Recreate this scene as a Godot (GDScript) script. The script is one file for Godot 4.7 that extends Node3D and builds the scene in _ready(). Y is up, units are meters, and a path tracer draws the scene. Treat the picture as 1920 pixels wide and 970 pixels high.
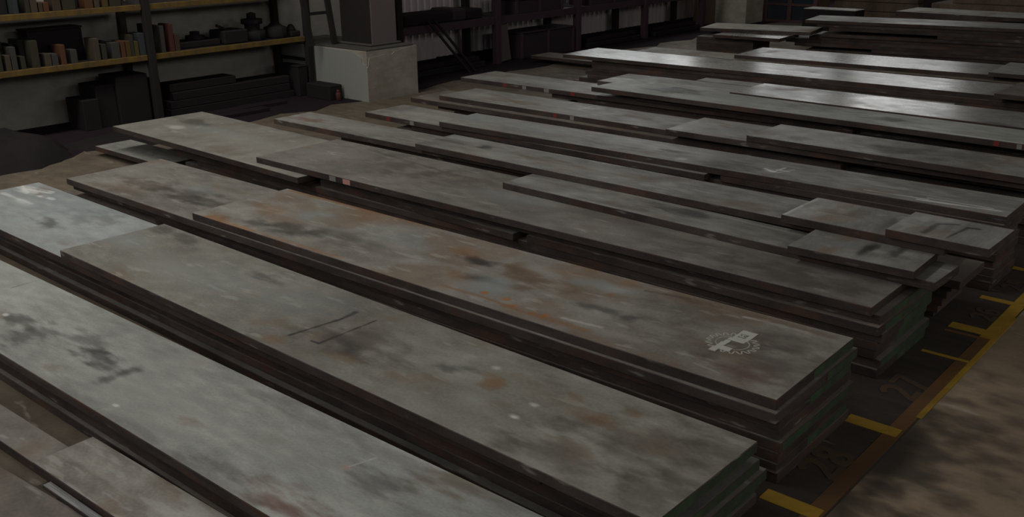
extends Node3D
# Steel plate warehouse: stacked plates, racks along the left wall, dull daylight from roof lights and high windows, some added as fill.

var M := {}
var skins := {}
var used := {}
var col := {
	"dark": Color8(38, 36, 34), "umber": Color8(66, 57, 50), "brown": Color8(100, 80, 62), "rust": Color8(128, 90, 58), "orange": Color8(160, 98, 50),
	"rustred": Color8(98, 60, 54), "pink": Color8(190, 140, 130), "white": Color8(218, 218, 214), "pale": Color8(160, 160, 154), "blue": Color8(136, 146, 148),
	"red": Color8(116, 34, 36), "green": Color8(52, 92, 62), "black": Color8(34, 32, 33), "olive": Color8(104, 100, 74), "tan": Color8(140, 124, 98),
	"grey": Color8(124, 122, 116), "ochre": Color8(150, 116, 52), "yellow": Color8(150, 136, 48), "greyblue": Color8(104, 108, 118)}


func _ready() -> void:
	# ------------------------------------------------------------ camera
	var cam := Camera3D.new()
	cam.name = "camera"
	cam.fov = rad_to_deg(2.0 * atan(485.0 / 1817.38))
	cam.position = Vector3(0, 2.31, 0)
	cam.rotation = Vector3(-0.33968996, 0.72206345, -0.01277007)
	cam.near = 0.05
	cam.far = 200.0
	add_child(cam)
	cam.current = true
	# ------------------------------------------------------------ environment
	var env := Environment.new()
	env.background_mode = Environment.BG_COLOR
	env.background_color = Color(0.55, 0.6, 0.65)
	env.tonemap_mode = Environment.TONE_MAPPER_LINEAR
	env.tonemap_exposure = 1.0
	env.sdfgi_enabled = true
	env.ssao_enabled = true
	env.ssil_enabled = true
	var we := WorldEnvironment.new()
	we.name = "world_environment"
	we.environment = env
	add_child(we)
	materials()
	# ------------------------------------------------------------ roof lights and high windows; front and right ones are added fill
	for k in 3:
		roof_light(Vector3(-8.6, 7.4, 4.0 - 4.4 * k), ROOF, k, "left")
	for k in 4:
		high_window(Vector3(-11.72, 2.8, -16.6 - 3.05 * k), PI / 2, WINL, k + 1, 2.4)
	high_window(Vector3(-9.8, 4.1, -27.9), 0.0, WINB, 12)
	for k in 4:
		high_window(Vector3(-9.5 + 4.0 * k, 5.2, 5.62), PI, FILL_FRONT, k + 5)  # unseen front windows, added as fill on the near plate sides
	for k in 3:
		high_window(Vector3(8.62, 5.2, 1.0 - 7.0 * k), -PI / 2, FILL_RIGHT, k + 9)  # unseen right windows, added to fill the left wall and aisle
	shell()
	racks()
	far_things()
	plates()
	floor_marks()
	shelf_goods()

const ROOF := 2.6
const WINL := 0.52
const WINB := 0.8
const FILL_FRONT := 0.62
const FILL_RIGHT := 1.9


# ==================================================================== naming and committing
func numbered(called: String) -> String:
	var n: int = used.get(called, 0)
	used[called] = n + 1
	return called if n == 0 else "%s_%03d" % [called, n]


func tag(o: Node, label: String, category: String, group := "") -> void:
	o.set_meta("label", label)
	o.set_meta("category", category)
	if group:
		o.set_meta("group", group)


func thing(called: String, label: String, category: String, at: Vector3, turn := 0.0, group := "") -> Node3D:
	var o := Node3D.new()
	o.name = numbered(called)
	o.position = at
	o.rotation.y = turn
	add_child(o)
	tag(o, label, category, group)
	return o


func put(called: String, mesh: Mesh, m: Material, parent: Node = self, at := Vector3.ZERO, turn := Vector3.ZERO) -> MeshInstance3D:
	var o := MeshInstance3D.new()
	o.name = numbered(called) if parent == self else called
	o.mesh = mesh
	if m:
		o.material_override = m
	o.position = at
	o.rotation = turn
	parent.add_child(o, true)
	return o


func struct(o: Node) -> Node:
	o.set_meta("kind", "structure")
	return o


# ==================================================================== shapes
func quad(st: SurfaceTool, a: Vector3, b: Vector3, c: Vector3, d: Vector3, ua := Vector2.ZERO, ub := Vector2.ZERO, uc := Vector2.ZERO, ud := Vector2.ZERO) -> void:
	# a b c d clockwise seen from the front
	var n := (c - a).cross(b - a).normalized()
	for t in [[a, ua], [b, ub], [c, uc], [a, ua], [c, uc], [d, ud]]:
		st.set_normal(n)
		st.set_uv(t[1])
		st.add_vertex(t[0])


func tri(st: SurfaceTool, a: Vector3, b: Vector3, c: Vector3) -> void:
	var n := (c - a).cross(b - a).normalized()
	for t in [a, b, c]:
		st.set_normal(n)
		st.set_uv(Vector2(t.x, t.z))
		st.add_vertex(t)


func begin() -> SurfaceTool:
	var st := SurfaceTool.new()
	st.begin(Mesh.PRIMITIVE_TRIANGLES)
	return st


# bevelled box faces; which: 0 all, 1 top face and its bevels, 2 the rest
func add_bevel(st: SurfaceTool, lo: Vector3, hi: Vector3, b: float, which := 0, uv: Variant = null) -> void:
	var x := [lo.x, lo.x + b, hi.x - b, hi.x]
	var y := [lo.y, lo.y + b, hi.y - b, hi.y]
	var z := [lo.z, lo.z + b, hi.z - b, hi.z]
	var fu := func(p: Vector3) -> Vector2: return uv.call(p) if uv != null else Vector2(p.x, p.z)
	var q := func(a: Vector3, bb: Vector3, c: Vector3, d: Vector3, out: Vector3):
		if (c - a).cross(bb - a).dot(out) < 0.0:
			quad(st, a, d, c, bb, fu.call(a), fu.call(d), fu.call(c), fu.call(bb))
		else:
			quad(st, a, bb, c, d, fu.call(a), fu.call(bb), fu.call(c), fu.call(d))
	if which != 2:
		q.call(Vector3(x[1], y[3], z[1]), Vector3(x[2], y[3], z[1]), Vector3(x[2], y[3], z[2]), Vector3(x[1], y[3], z[2]), Vector3.UP)
	if which != 1:
		# bevels round the top
		q.call(Vector3(x[1], y[3], z[2]), Vector3(x[2], y[3], z[2]), Vector3(x[2], y[2], z[3]), Vector3(x[1], y[2], z[3]), Vector3(0, 1, 1))
		q.call(Vector3(x[1], y[3], z[1]), Vector3(x[2], y[3], z[1]), Vector3(x[2], y[2], z[0]), Vector3(x[1], y[2], z[0]), Vector3(0, 1, -1))
		q.call(Vector3(x[2], y[3], z[1]), Vector3(x[2], y[3], z[2]), Vector3(x[3], y[2], z[2]), Vector3(x[3], y[2], z[1]), Vector3(1, 1, 0))
		q.call(Vector3(x[1], y[3], z[1]), Vector3(x[1], y[3], z[2]), Vector3(x[0], y[2], z[2]), Vector3(x[0], y[2], z[1]), Vector3(-1, 1, 0))
		q.call(Vector3(x[1], y[0], z[1]), Vector3(x[2], y[0], z[1]), Vector3(x[2], y[0], z[2]), Vector3(x[1], y[0], z[2]), Vector3.DOWN)
		for s in [0, 1]:
			var zi: int = 3 * s
			q.call(Vector3(x[1], y[1], z[zi]), Vector3(x[2], y[1], z[zi]), Vector3(x[2], y[2], z[zi]), Vector3(x[1], y[2], z[zi]), Vector3(0, 0, 2 * s - 1))
			q.call(Vector3(x[1], y[1], z[zi]), Vector3(x[2], y[1], z[zi]), Vector3(x[2], y[0], z[1 + s]), Vector3(x[1], y[0], z[1 + s]), Vector3(0, -1, 2 * s - 1))
			q.call(Vector3(x[3 * s], y[1], z[1]), Vector3(x[3 * s], y[1], z[2]), Vector3(x[3 * s], y[2], z[2]), Vector3(x[3 * s], y[2], z[1]), Vector3(2 * s - 1, 0, 0))
			q.call(Vector3(x[3 * s], y[1], z[1]), Vector3(x[3 * s], y[1], z[2]), Vector3(x[1 + s], y[0], z[2]), Vector3(x[1 + s], y[0], z[1]), Vector3(2 * s - 1, -1, 0))
			for s2 in [0, 1]:
				q.call(Vector3(x[3 * s], y[1], z[1 + s2]), Vector3(x[1 + s], y[1], z[3 * s2]), Vector3(x[1 + s], y[2], z[3 * s2]), Vector3(x[3 * s], y[2], z[1 + s2]), Vector3(2 * s - 1, 0, 2 * s2 - 1))
				for s3 in [0, 1]:
					var a := Vector3(x[1 + s], y[3 * s3], z[1 + s2])
					var bb := Vector3(x[3 * s], y[1 + s3], z[1 + s2])
					var c := Vector3(x[1 + s], y[1 + s3], z[3 * s2])
					if (c - a).cross(bb - a).dot(Vector3(2 * s - 1, 2 * s3 - 1, 2 * s2 - 1)) < 0.0:
						tri(st, a, c, bb)
					else:
						tri(st, a, bb, c)


func block(size: Vector3, bevel := 0.004) -> ArrayMesh:   # bevelled box standing on its base centre
	var st := begin()
	add_bevel(st, Vector3(-size.x / 2, 0, -size.z / 2), Vector3(size.x / 2, size.y, size.z / 2), bevel)
	return st.commit()


func add_box(st: SurfaceTool, at: Vector3, size: Vector3, bevel := 0.003) -> void:   # at: base centre
	add_bevel(st, at - Vector3(size.x / 2, 0, size.z / 2), at + Vector3(size.x / 2, size.y, size.z / 2), bevel)


func bar_between(a: Vector3, b: Vector3, w: float, d: float) -> ArrayMesh:   # square bar from a to b
	var st := begin()
	var f := (b - a).normalized()
	var side := f.cross(Vector3.UP if absf(f.y) < 0.9 else Vector3.RIGHT).normalized() * w / 2
	var up := side.cross(f).normalized() * d / 2
	var r := [side + up, side - up, -side - up, -side + up]
	for i in 4:
		var p: Vector3 = r[i]
		var q: Vector3 = r[(i + 1) % 4]
		var out: Vector3 = p + q
		if (b + q - (a + p)).cross(b + p - (a + p)).dot(out) < 0:
			quad(st, a + p, a + q, b + q, b + p)
		else:
			quad(st, a + p, b + p, b + q, a + q)
	quad(st, a + r[0], a + r[1], a + r[2], a + r[3]) if (r[2] - r[0]).cross(r[1] - r[0]).dot(-f) > 0 else quad(st, a + r[3], a + r[2], a + r[1], a + r[0])
	quad(st, b + r[0], b + r[1], b + r[2], b + r[3]) if (r[2] - r[0]).cross(r[1] - r[0]).dot(f) > 0 else quad(st, b + r[3], b + r[2], b + r[1], b + r[0])
	return st.commit()


func lathe(profile: Array, n := 20) -> ArrayMesh:   # [radius, height] from bottom to top
	var st := begin()
	for i in profile.size() - 1:
		for k in n:
			var a := TAU * k / n
			var b := TAU * (k + 1) / n
			var p := func(r: float, y: float, t: float) -> Vector3: return Vector3(r * cos(t), y, r * sin(t))
			var p0: Vector3 = p.call(profile[i][0], profile[i][1], a)
			var p1: Vector3 = p.call(profile[i][0], profile[i][1], b)
			var p2: Vector3 = p.call(profile[i + 1][0], profile[i + 1][1], b)
			var p3: Vector3 = p.call(profile[i + 1][0], profile[i + 1][1], a)
			quad(st, p0, p1, p2, p3)
	st.generate_normals()
	return st.commit()


# ==================================================================== materials
func plain(c: Color, rough := 0.7, metal := 0.0, spec := 0.5) -> StandardMaterial3D:
	var m := StandardMaterial3D.new()
	m.albedo_color = c
	m.roughness = rough
	m.metallic = metal
	m.metallic_specular = spec
	return m


func noise_bytes(w: int, h: int, seed_: int, freq: float, octaves: int, sx := 1.0, sy := 1.0, kind := FastNoiseLite.TYPE_SIMPLEX_SMOOTH) -> PackedByteArray:
	var n := FastNoiseLite.new()
	n.seed = seed_
	n.noise_type = kind
	n.frequency = freq
	n.fractal_type = FastNoiseLite.FRACTAL_FBM
	n.fractal_octaves = octaves
	var im := n.get_seamless_image(maxi(16, int(w / sx)), maxi(16, int(h / sy)), false, false, 0.12)
	if im.get_width() != w or im.get_height() != h:
		im.resize(w, h, Image.INTERPOLATE_CUBIC)
	im.convert(Image.FORMAT_L8)
	return im.get_data()


func sm(a: float, b: float, x: float) -> float:
	var t := clampf((x - a) / (b - a), 0.0, 1.0)
	return t * t * (3.0 - 2.0 * t)


# a mottled steel (or concrete) skin: lo / hi tones, share of rust and scuffs, marks [u, v, ru, rv, colour, strength] or [u0, v0, u1, v1, half width in m, colour, strength]
func skin(seed_: int, w: int, h: int, lo: Color, hi: Color, rust: float, scuff: float, rough0: float, rough1: float, marks := [], size := Vector2(4, 1), tint := Color8(108, 86, 68)) -> StandardMaterial3D:
	var ppm := w / size.x
	var nb := noise_bytes(w, h, seed_, 1.1 / ppm, 5, 2.0, 2.0)
	var ns := noise_bytes(w, h, seed_ + 1, 6.0 / ppm, 5, 1.7, 1.0)
	var ng := noise_bytes(w, h, seed_ + 2, 40.0 / ppm, 3)
	var nr := noise_bytes(w, h, seed_ + 3, 1.6 / ppm, 5, 1.5, 1.0)
	var nw := noise_bytes(w, h, seed_ + 4, 9.0 / ppm, 4, 4.0, 1.0)
	var rgb := PackedFloat32Array()
	rgb.resize(w * h * 3)
	var ro := PackedByteArray()
	ro.resize(w * h)
	var rth := 1.0 - rust
	var sth := 1.0 - scuff
	for i in w * h:
		var v := 0.44 * nb[i] / 255.0 + 0.36 * ns[i] / 255.0 + 0.20 * ng[i] / 255.0
		v = clampf((v - 0.5) * 1.5 + 0.5, 0.0, 1.0)
		var c := lo.lerp(hi, v)
		var r := sm(rth - 0.12, rth + 0.14, nr[i] / 255.0 * 0.8 + 0.2 * ns[i] / 255.0)
		if r > 0.0:
			c = c.lerp(tint, r * 0.5)
		var s := sm(sth - 0.06, sth + 0.1, nw[i] / 255.0)
		if s > 0.0:
			c = c.lerp(Color(0.66, 0.66, 0.63), s * 0.45)
		rgb[i * 3] = c.r
		rgb[i * 3 + 1] = c.g
		rgb[i * 3 + 2] = c.b
		ro[i] = int(clampf(lerpf(rough1, rough0, v) + 0.12 * r + (ng[i] / 255.0 - 0.5) * 0.05, 0.1, 1.0) * 255.0)
	for mk in marks:
		var line: bool = mk.size() == 7
		var hue: String = mk[5 if line else 4]
		var c: Color = col[hue]
		var a: float = mk[6 if line else 5] * (0.7 if hue == "umber" else 1.0)
		var x0: int
		var x1: int
		var y0: int
		var y1: int
		var hw := 0.0
		if line:
			hw = mk[4]
			x0 = int((minf(mk[0], mk[2]) - hw * 1.6 / size.x) * w)
			x1 = int((maxf(mk[0], mk[2]) + hw * 1.6 / size.x) * w)
			y0 = int((1.0 - maxf(mk[1], mk[3]) - hw * 1.6 / size.y) * h)
			y1 = int((1.0 - minf(mk[1], mk[3]) + hw * 1.6 / size.y) * h) + 1
		else:
			x0 = int((mk[0] - mk[2] * 1.3) * w)
			x1 = int((mk[0] + mk[2] * 1.3) * w) + 1
			y0 = int((1.0 - mk[1] - mk[3] * 1.3) * h)
			y1 = int((1.0 - mk[1] + mk[3] * 1.3) * h) + 1
		for y in range(maxi(y0, 0), mini(y1 + 1, h)):
			for x in range(maxi(x0, 0), mini(x1 + 1, w)):
				var i := y * w + x
				var d: float
				var n := (ns[i] + nr[(i * 3) % (w * h)] * 0.0) / 255.0 - 0.5
				if line:
					var p := Vector2(x * size.x / w, (1.0 - float(y) / h) * size.y)
					var q := Geometry2D.get_closest_point_to_segment(p, Vector2(mk[0] * size.x, mk[1] * size.y), Vector2(mk[2] * size.x, mk[3] * size.y))
					d = p.distance_to(q) / hw + n * 1.1 + (nw[i] / 255.0 - 0.5) * 0.8
				else:
					d = Vector2((float(x) / w - mk[0]) / mk[2], (1.0 - float(y) / h - mk[1]) / mk[3]).length() + n * 1.3 + (nb[i] / 255.0 - 0.5) * 0.5
				var k := a * 0.9 * (1.0 - sm(0.1, 1.15, d))
				if k > 0.004:
					for e in 3:
						rgb[i * 3 + e] = lerpf(rgb[i * 3 + e], c[e], k)
	var by := PackedByteArray()
	by.resize(w * h * 3)
	for i in w * h * 3:
		by[i] = int(clampf(rgb[i], 0.0, 1.0) * 255.0)
	var m := StandardMaterial3D.new()
	m.albedo_texture = ImageTexture.create_from_image(Image.create_from_data(w, h, false, Image.FORMAT_RGB8, by))
	m.roughness_texture = ImageTexture.create_from_image(Image.create_from_data(w, h, false, Image.FORMAT_L8, ro))
	m.roughness_texture_channel = BaseMaterial3D.TEXTURE_CHANNEL_RED
	m.roughness = 1.0
	m.metallic = 0.0
	m.metallic_specular = 0.4
	return m


# tones of each plate's own top skin
var tones := {
	"S1": [Color8(122, 123, 118), Color8(176, 178, 172), 0.18, 0.22], "S2T": [Color8(98, 94, 86), Color8(150, 149, 140), 0.25, 0.22], "S2b": [Color8(126, 130, 130), Color8(170, 174, 172), 0.15, 0.25],
	"S3T": [Color8(104, 97, 89), Color8(156, 154, 146), 0.40, 0.26], "S3b": [Color8(94, 88, 82), Color8(146, 142, 134), 0.3, 0.25], "T4": [Color8(92, 87, 82), Color8(138, 134, 127), 0.25, 0.2],
	"T4b": [Color8(112, 108, 100), Color8(150, 148, 140), 0.2, 0.2], "U1": [Color8(112, 114, 108), Color8(160, 162, 154), 0.15, 0.25], "b": [Color8(112, 106, 98), Color8(172, 170, 162), 0.2, 0.4], "d": [Color8(92, 92, 94), Color8(136, 138, 140), 0.1, 0.5]}


func hero(key: String, length: float, wid: float, marks: Array) -> void:
	var t: Array = tones.get(key, [Color8(98, 95, 90), Color8(150, 148, 142), 0.22, 0.24])
	var big: bool = length > 3.0 and key in ["S1", "S2T", "S2b", "S3T", "S3b", "T4", "K", "Q"]
	var w := 1408 if big else 768
	skins[key] = skin(hash(key) % 1000, w, 256 if big else 128, t[0], t[1], t[2], t[3], 0.22 if key in ["U4", "L8"] else 0.42, 0.36 if key in ["U4", "L8"] else 0.7, marks, Vector2(length, wid))
	skins[key].set_meta("whole", true)


func materials() -> void:
	M.floor = skin(11, 1024, 1024, Color8(76, 67, 57), Color8(116, 104, 88), 0.3, 0.2, 0.6, 0.9, [], Vector2(6, 6), Color8(70, 60, 52))
	M.aisle = skin(21, 512, 1024, Color8(116, 101, 84), Color8(152, 134, 112), 0.08, 0.2, 0.6, 0.9, aisle_marks(), Vector2(6, 12), Color8(64, 54, 47))
	M.edge = skin(31, 1024, 64, Color8(46, 39, 37), Color8(84, 73, 68), 0.3, 0.12, 0.5, 0.8, [], Vector2(4, 0.2), Color8(86, 54, 42))
	skins.dull = skin(41, 1024, 256, Color8(90, 84, 78), Color8(136, 130, 122), 0.25, 0.2, 0.5, 0.75)
	skins.dull2 = skin(51, 1024, 256, Color8(86, 78, 72), Color8(130, 122, 112), 0.35, 0.2, 0.5, 0.75)
	skins.dull3 = skin(61, 1024, 256, Color8(80, 77, 74), Color8(124, 121, 116), 0.2, 0.15, 0.5, 0.75)
	skins.pale = skin(71, 1024, 256, Color8(108, 107, 102), Color8(160, 160, 153), 0.15, 0.3, 0.45, 0.7)
	skins.tan = skin(81, 1024, 256, Color8(110, 102, 88), Color8(156, 150, 134), 0.3, 0.3, 0.5, 0.75)
	skins.rusty = skin(91, 1024, 256, Color8(66, 54, 50), Color8(104, 88, 80), 0.4, 0.1, 0.5, 0.7)
	M.concrete = skin(101, 512, 512, Color8(128, 122, 112), Color8(168, 162, 150), 0.25, 0.2, 0.8, 0.95, [], Vector2(2, 2), Color8(132, 108, 96))
	M.concrete.uv1_triplanar = true
	M.concrete.uv1_scale = Vector3(0.5, 0.5, 0.5)
	M.wall = skin(111, 512, 512, Color8(132, 128, 123), Color8(160, 155, 147), 0.2, 0.1, 0.8, 0.95, [], Vector2(4, 4), Color8(112, 104, 96))
	M.wall.uv1_triplanar = true
	M.wall.uv1_scale = Vector3(0.25, 0.25, 0.25)
	M.plaster = plain(Color8(138, 139, 133), 0.85)
	M.grime = plain(Color8(70, 66, 60), 0.9)
	M.sheet = plain(Color8(176, 166, 168), 0.7)
	M.post = plain(Color8(42, 38, 37), 0.8, 0.0, 0.3)
	M.yellow = skin(121, 512, 64, Color8(78, 64, 36), Color8(122, 96, 40), 0.5, 0.1, 0.5, 0.8, [], Vector2(4, 0.5), Color8(82, 62, 40))
	M.yellow.uv1_triplanar = true
	M.magenta = plain(Color8(58, 38, 50), 0.7)
	M.black = plain(Color8(40, 36, 37), 0.85, 0.0, 0.2)
	M.dark_matte = plain(Color8(42, 35, 39), 0.95, 0.0, 0.1)  # plain near-black tone shared by floor strip, bars, post and baseboard
	M.crate = plain(Color8(44, 31, 38), 0.8)
	M.rustbox = skin(131, 512, 128, Color8(78, 64, 55), Color8(106, 90, 76), 0.3, 0.1, 0.7, 0.9)
	M.rustbox.uv1_triplanar = true
	M.steelblue = plain(Color8(70, 80, 88), 0.4)
	M.glass_dark = plain(Color8(40, 46, 52), 0.15)
	M.bay = skin(145, 256, 512, Color8(44, 38, 34), Color8(72, 62, 54), 0.4, 0.1, 0.8, 0.95, [], Vector2(2, 4), Color8(50, 42, 37))  # dark tone holding both floor dirt and the shade beside the stacks
	M.bay.uv1_triplanar = true
	M.bay.uv1_scale = Vector3(0.4, 0.4, 0.4)
	M.redframe = plain(Color8(62, 38, 38), 0.7)
	M.colface = plain(Color8(104, 94, 94), 0.8)  # column side tone with the light put in; also the leaning sheet
	M.line = skin(141, 512, 64, Color8(128, 100, 34), Color8(172, 138, 44), 0.3, 0.05, 0.7, 0.9, [], Vector2(2, 0.2), Color8(110, 76, 30))
	M.lineworn = skin(151, 512, 64, Color8(84, 60, 38), Color8(112, 80, 46), 0.4, 0.05, 0.7, 0.9, [], Vector2(2, 0.2), Color8(78, 56, 40))
	M.number = plain(Color8(70, 53, 35), 0.9)
	M.paintwhite = plain(Color8(178, 178, 170), 0.8)
	M.roof = plain(Color8(96, 94, 92), 0.8)
	for k in col:
		M["c_" + k] = plain(col[k], 0.7)
	M.c_green = skin(161, 256, 64, Color8(44, 56, 42), Color8(66, 84, 62), 0.25, 0.1, 0.6, 0.8, [], Vector2(1, 0.1), Color8(50, 44, 38))
	M.c_green.uv1_triplanar = true
	var shelf_tones := {"tan": Color8(73, 65, 54), "olive": Color8(56, 54, 43), "orange": Color8(87, 59, 40), "ochre": Color8(81, 65, 40), "yellow": Color8(78, 71, 40), "red": Color8(78, 46, 42), "grey": Color8(65, 63, 60), "greyblue": Color8(57, 59, 62), "brown": Color8(68, 56, 46), "black": Color8(38, 38, 38)}
	for k in shelf_tones:
		M["k_" + k] = plain(shelf_tones[k], 0.8, 0.0, 0.3)
	M.glow = plain(Color8(225, 230, 232), 0.5)
	M.glow.emission_enabled = true
	M.glow.emission = Color(0.9, 0.96, 1.0)
	M.glow.emission_energy_multiplier = 1.2


func hero_skins() -> void:
	hero("b", 2.01, 0.28, [])
	hero("d", 1.84, 0.04, [])
	hero("S1", 6.70, 0.65, [[0.386,0.407,0.0272,0.1150,"dark",0.5], [0.511,0.454,0.0305,0.1295,"dark",0.65], [0.550,0.441,0.0087,0.1955,"dark",0.65], [0.472,0.550,0.0482,0.1377,"dark",0.35], [0.423,0.348,0.0229,0.2511,"dark",0.4], [0.773,0.146,0.0288,0.1676,"rustred",0.55], [0.796,0.124,0.0336,0.1621,"rustred",0.4], [0.778,0.635,0.0048,0.0334,"pink",0.45], [0.779,0.650,0.784,0.828,0.006,"white",0.5], [0.593,0.139,0.0040,0.0243,"white",0.9], [0.365,0.388,0.0050,0.0317,"white",0.8], [0.804,0.622,0.0226,0.1417,"dark",0.3], [0.839,0.951,0.0282,0.2043,"brown",0.45], [0.652,0.891,0.887,0.920,0.06,"umber",0.22], [0.539,0.034,0.768,0.033,0.05,"umber",0.25], [0.722,0.134,0.0212,0.1043,"umber",0.3], [0.497,0.120,0.0152,0.0743,"brown",0.3], [0.304,0.710,0.303,1.067,0.006,"dark",0.5], [0.617,0.338,0.0587,0.2665,"pale",0.35], [0.291,0.969,0.0829,0.3327,"pale",0.35], [0.737,0.592,0.0393,0.2563,"pale",0.2]])
	hero("S2T", 4.60, 0.74, [[0.494,0.213,0.502,0.619,0.014,"dark",1.0], [0.502,0.619,0.499,0.763,0.016,"dark",0.9], [0.525,0.243,0.537,0.249,0.01,"dark",1.0], [0.537,0.249,0.536,0.761,0.013,"dark",1.0], [0.569,0.466,0.0592,0.2415,"umber",0.75], [0.515,0.414,0.0420,0.1752,"umber",0.5], [0.574,0.324,0.0262,0.0998,"dark",0.7], [0.613,0.419,0.0440,0.1520,"umber",0.5], [0.489,0.081,0.0182,0.0604,"rust",0.45], [0.582,0.221,0.0231,0.0718,"rust",0.35], [0.742,0.589,0.0251,0.1223,"rust",0.65], [0.692,0.573,0.0294,0.1386,"dark",0.5], [0.726,0.749,0.0082,0.0383,"white",0.7], [0.757,0.348,0.0318,0.1236,"pale",0.5], [0.730,0.031,0.0621,0.2102,"pale",0.2], [0.875,0.634,0.0284,0.1015,"rust",0.6], [0.892,0.803,0.0191,0.0701,"rust",0.45], [0.828,0.765,0.0155,0.0602,"rust",0.3], [0.807,0.524,0.0072,0.0282,"white",0.7], [0.808,0.343,0.0071,0.0266,"white",0.95], [0.900,0.336,0.0036,0.0198,"white",0.7], [0.884,0.226,0.0693,0.3064,"umber",0.55], [0.923,0.576,0.0731,0.3950,"umber",0.55], [0.978,0.724,0.0495,0.3366,"umber",0.45], [0.976,0.242,0.0465,0.2358,"umber",0.5], [0.782,0.754,0.0323,0.1574,"umber",0.3], [0.824,0.088,0.0329,0.1484,"umber",0.5], [0.982,0.471,0.0162,0.0786,"pale",0.35], [0.989,0.889,0.0170,0.0897,"pale",0.3], [0.998,0.176,0.0114,0.0879,"pale",0.4], [0.265,0.497,0.1139,0.3247,"blue",0.35], [0.412,0.660,0.0859,0.3140,"blue",0.3], [0.031,0.532,0.0770,0.2153,"blue",0.5], [0.173,0.350,0.0858,0.2409,"pale",0.35], [0.318,0.775,0.0526,0.1148,"dark",0.35], [0.063,0.894,0.0772,0.1146,"dark",0.35]])
	hero("S2b", 6.10, 0.78, [[-0.003,0.756,0.069,0.881,0.03,"white",0.7], [-0.004,0.828,0.044,0.728,0.02,"white",0.7], [0.035,0.804,0.0355,0.0973,"white",0.7], [0.038,0.877,0.066,0.918,0.02,"white",0.75], [0.074,0.758,0.0104,0.0311,"white",1.0], [0.094,0.783,0.0102,0.0310,"white",1.0], [0.018,0.561,0.101,0.577,0.03,"white",0.6], [0.080,0.543,0.0334,0.0788,"white",0.5], [0.200,0.381,0.0294,0.1251,"dark",0.5], [0.206,0.164,0.0567,0.1344,"pale",0.4], [0.229,0.736,0.0579,0.1962,"dark",0.2], [0.158,0.744,0.1016,0.3125,"blue",0.4]])
	hero("S3T", 4.36, 0.81, [[0.012,0.001,0.150,0.024,0.05,"orange",0.55], [0.053,0.021,0.0478,0.1179,"rust",0.6], [0.150,0.024,0.354,0.041,0.02,"orange",0.35], [0.014,0.980,0.373,1.005,0.03,"rust",0.75], [0.033,0.991,0.220,1.002,0.05,"rust",0.5], [0.096,0.500,0.0598,0.1541,"rust",0.5], [0.130,0.155,0.0676,0.1184,"dark",0.35], [0.190,0.230,0.0753,0.1581,"dark",0.45], [0.149,0.621,0.0693,0.1785,"blue",0.5], [0.233,0.879,0.0662,0.1604,"rust",0.4], [0.274,0.407,0.0910,0.1806,"dark",0.3], [0.366,0.630,0.1131,0.2692,"blue",0.3], [0.502,0.627,0.0429,0.0946,"dark",0.95], [0.475,0.695,0.0443,0.1374,"rust",0.6], [0.525,0.327,0.0408,0.1036,"rust",0.6], [0.548,0.358,0.0361,0.0772,"dark",0.6], [0.569,0.654,0.0245,0.1873,"brown",0.9], [0.619,0.532,0.0455,0.1225,"brown",0.95], [0.586,0.659,0.0359,0.1669,"brown",0.9], [0.657,0.628,0.0443,0.1055,"brown",0.6], [0.618,0.398,0.0197,0.0838,"brown",0.9], [0.594,0.760,0.0360,0.0938,"pale",0.7], [0.639,0.815,0.0460,0.0931,"rust",0.5], [0.648,0.995,0.0464,0.0972,"rust",0.5], [0.583,0.312,0.0423,0.2040,"blue",0.6], [0.688,0.763,0.0506,0.1260,"blue",0.7], [0.719,0.771,0.0213,0.1062,"pale",0.4], [0.717,0.951,0.0218,0.1307,"rust",0.7], [0.720,0.675,0.0099,0.0513,"rust",0.8], [0.594,0.182,0.0069,0.0316,"orange",0.9], [0.631,0.182,0.0103,0.0545,"orange",0.9], [0.648,0.127,0.0143,0.0531,"orange",0.9], [0.681,0.099,0.0062,0.0369,"orange",0.9], [0.698,0.129,0.0048,0.0443,"orange",0.9], [0.645,0.092,0.761,0.105,0.03,"rust",0.7], [0.536,0.108,0.650,0.113,0.02,"rust",0.6], [0.718,0.171,0.769,0.201,0.018,"white",0.5], [0.746,0.163,0.823,0.176,0.04,"pale",0.35], [0.736,0.429,0.0399,0.0634,"dark",0.5], [0.779,0.423,0.0129,0.0462,"dark",0.5], [0.745,0.881,0.799,0.934,0.015,"dark",0.4], [0.879,0.888,0.906,0.912,0.02,"white",0.5], [0.724,0.920,0.980,0.935,0.03,"brown",0.5], [0.970,0.356,0.0599,0.3558,"umber",0.8], [0.949,0.722,0.0486,0.1872,"umber",0.6], [0.950,0.187,0.0502,0.1317,"rustred",0.4], [0.830,0.722,0.0733,0.2180,"umber",0.35], [0.871,0.288,0.0449,0.0992,"umber",0.45], [0.896,0.121,0.929,0.096,0.01,"pale",0.6], [0.976,0.838,0.0269,0.1098,"pale",0.15]])
	hero("S3b", 6.21, 0.85, [[0.112,0.392,0.0638,0.1604,"umber",0.6], [0.031,0.563,0.0585,0.1746,"pale",0.3], [0.198,0.421,0.0588,0.1773,"dark",0.45], [0.184,0.567,0.0406,0.1381,"blue",0.4], [0.253,0.408,0.0555,0.1495,"dark",0.4], [0.092,0.157,0.0536,0.1522,"brown",0.4], [0.056,0.192,0.0337,0.0883,"pale",0.4]])
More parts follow.
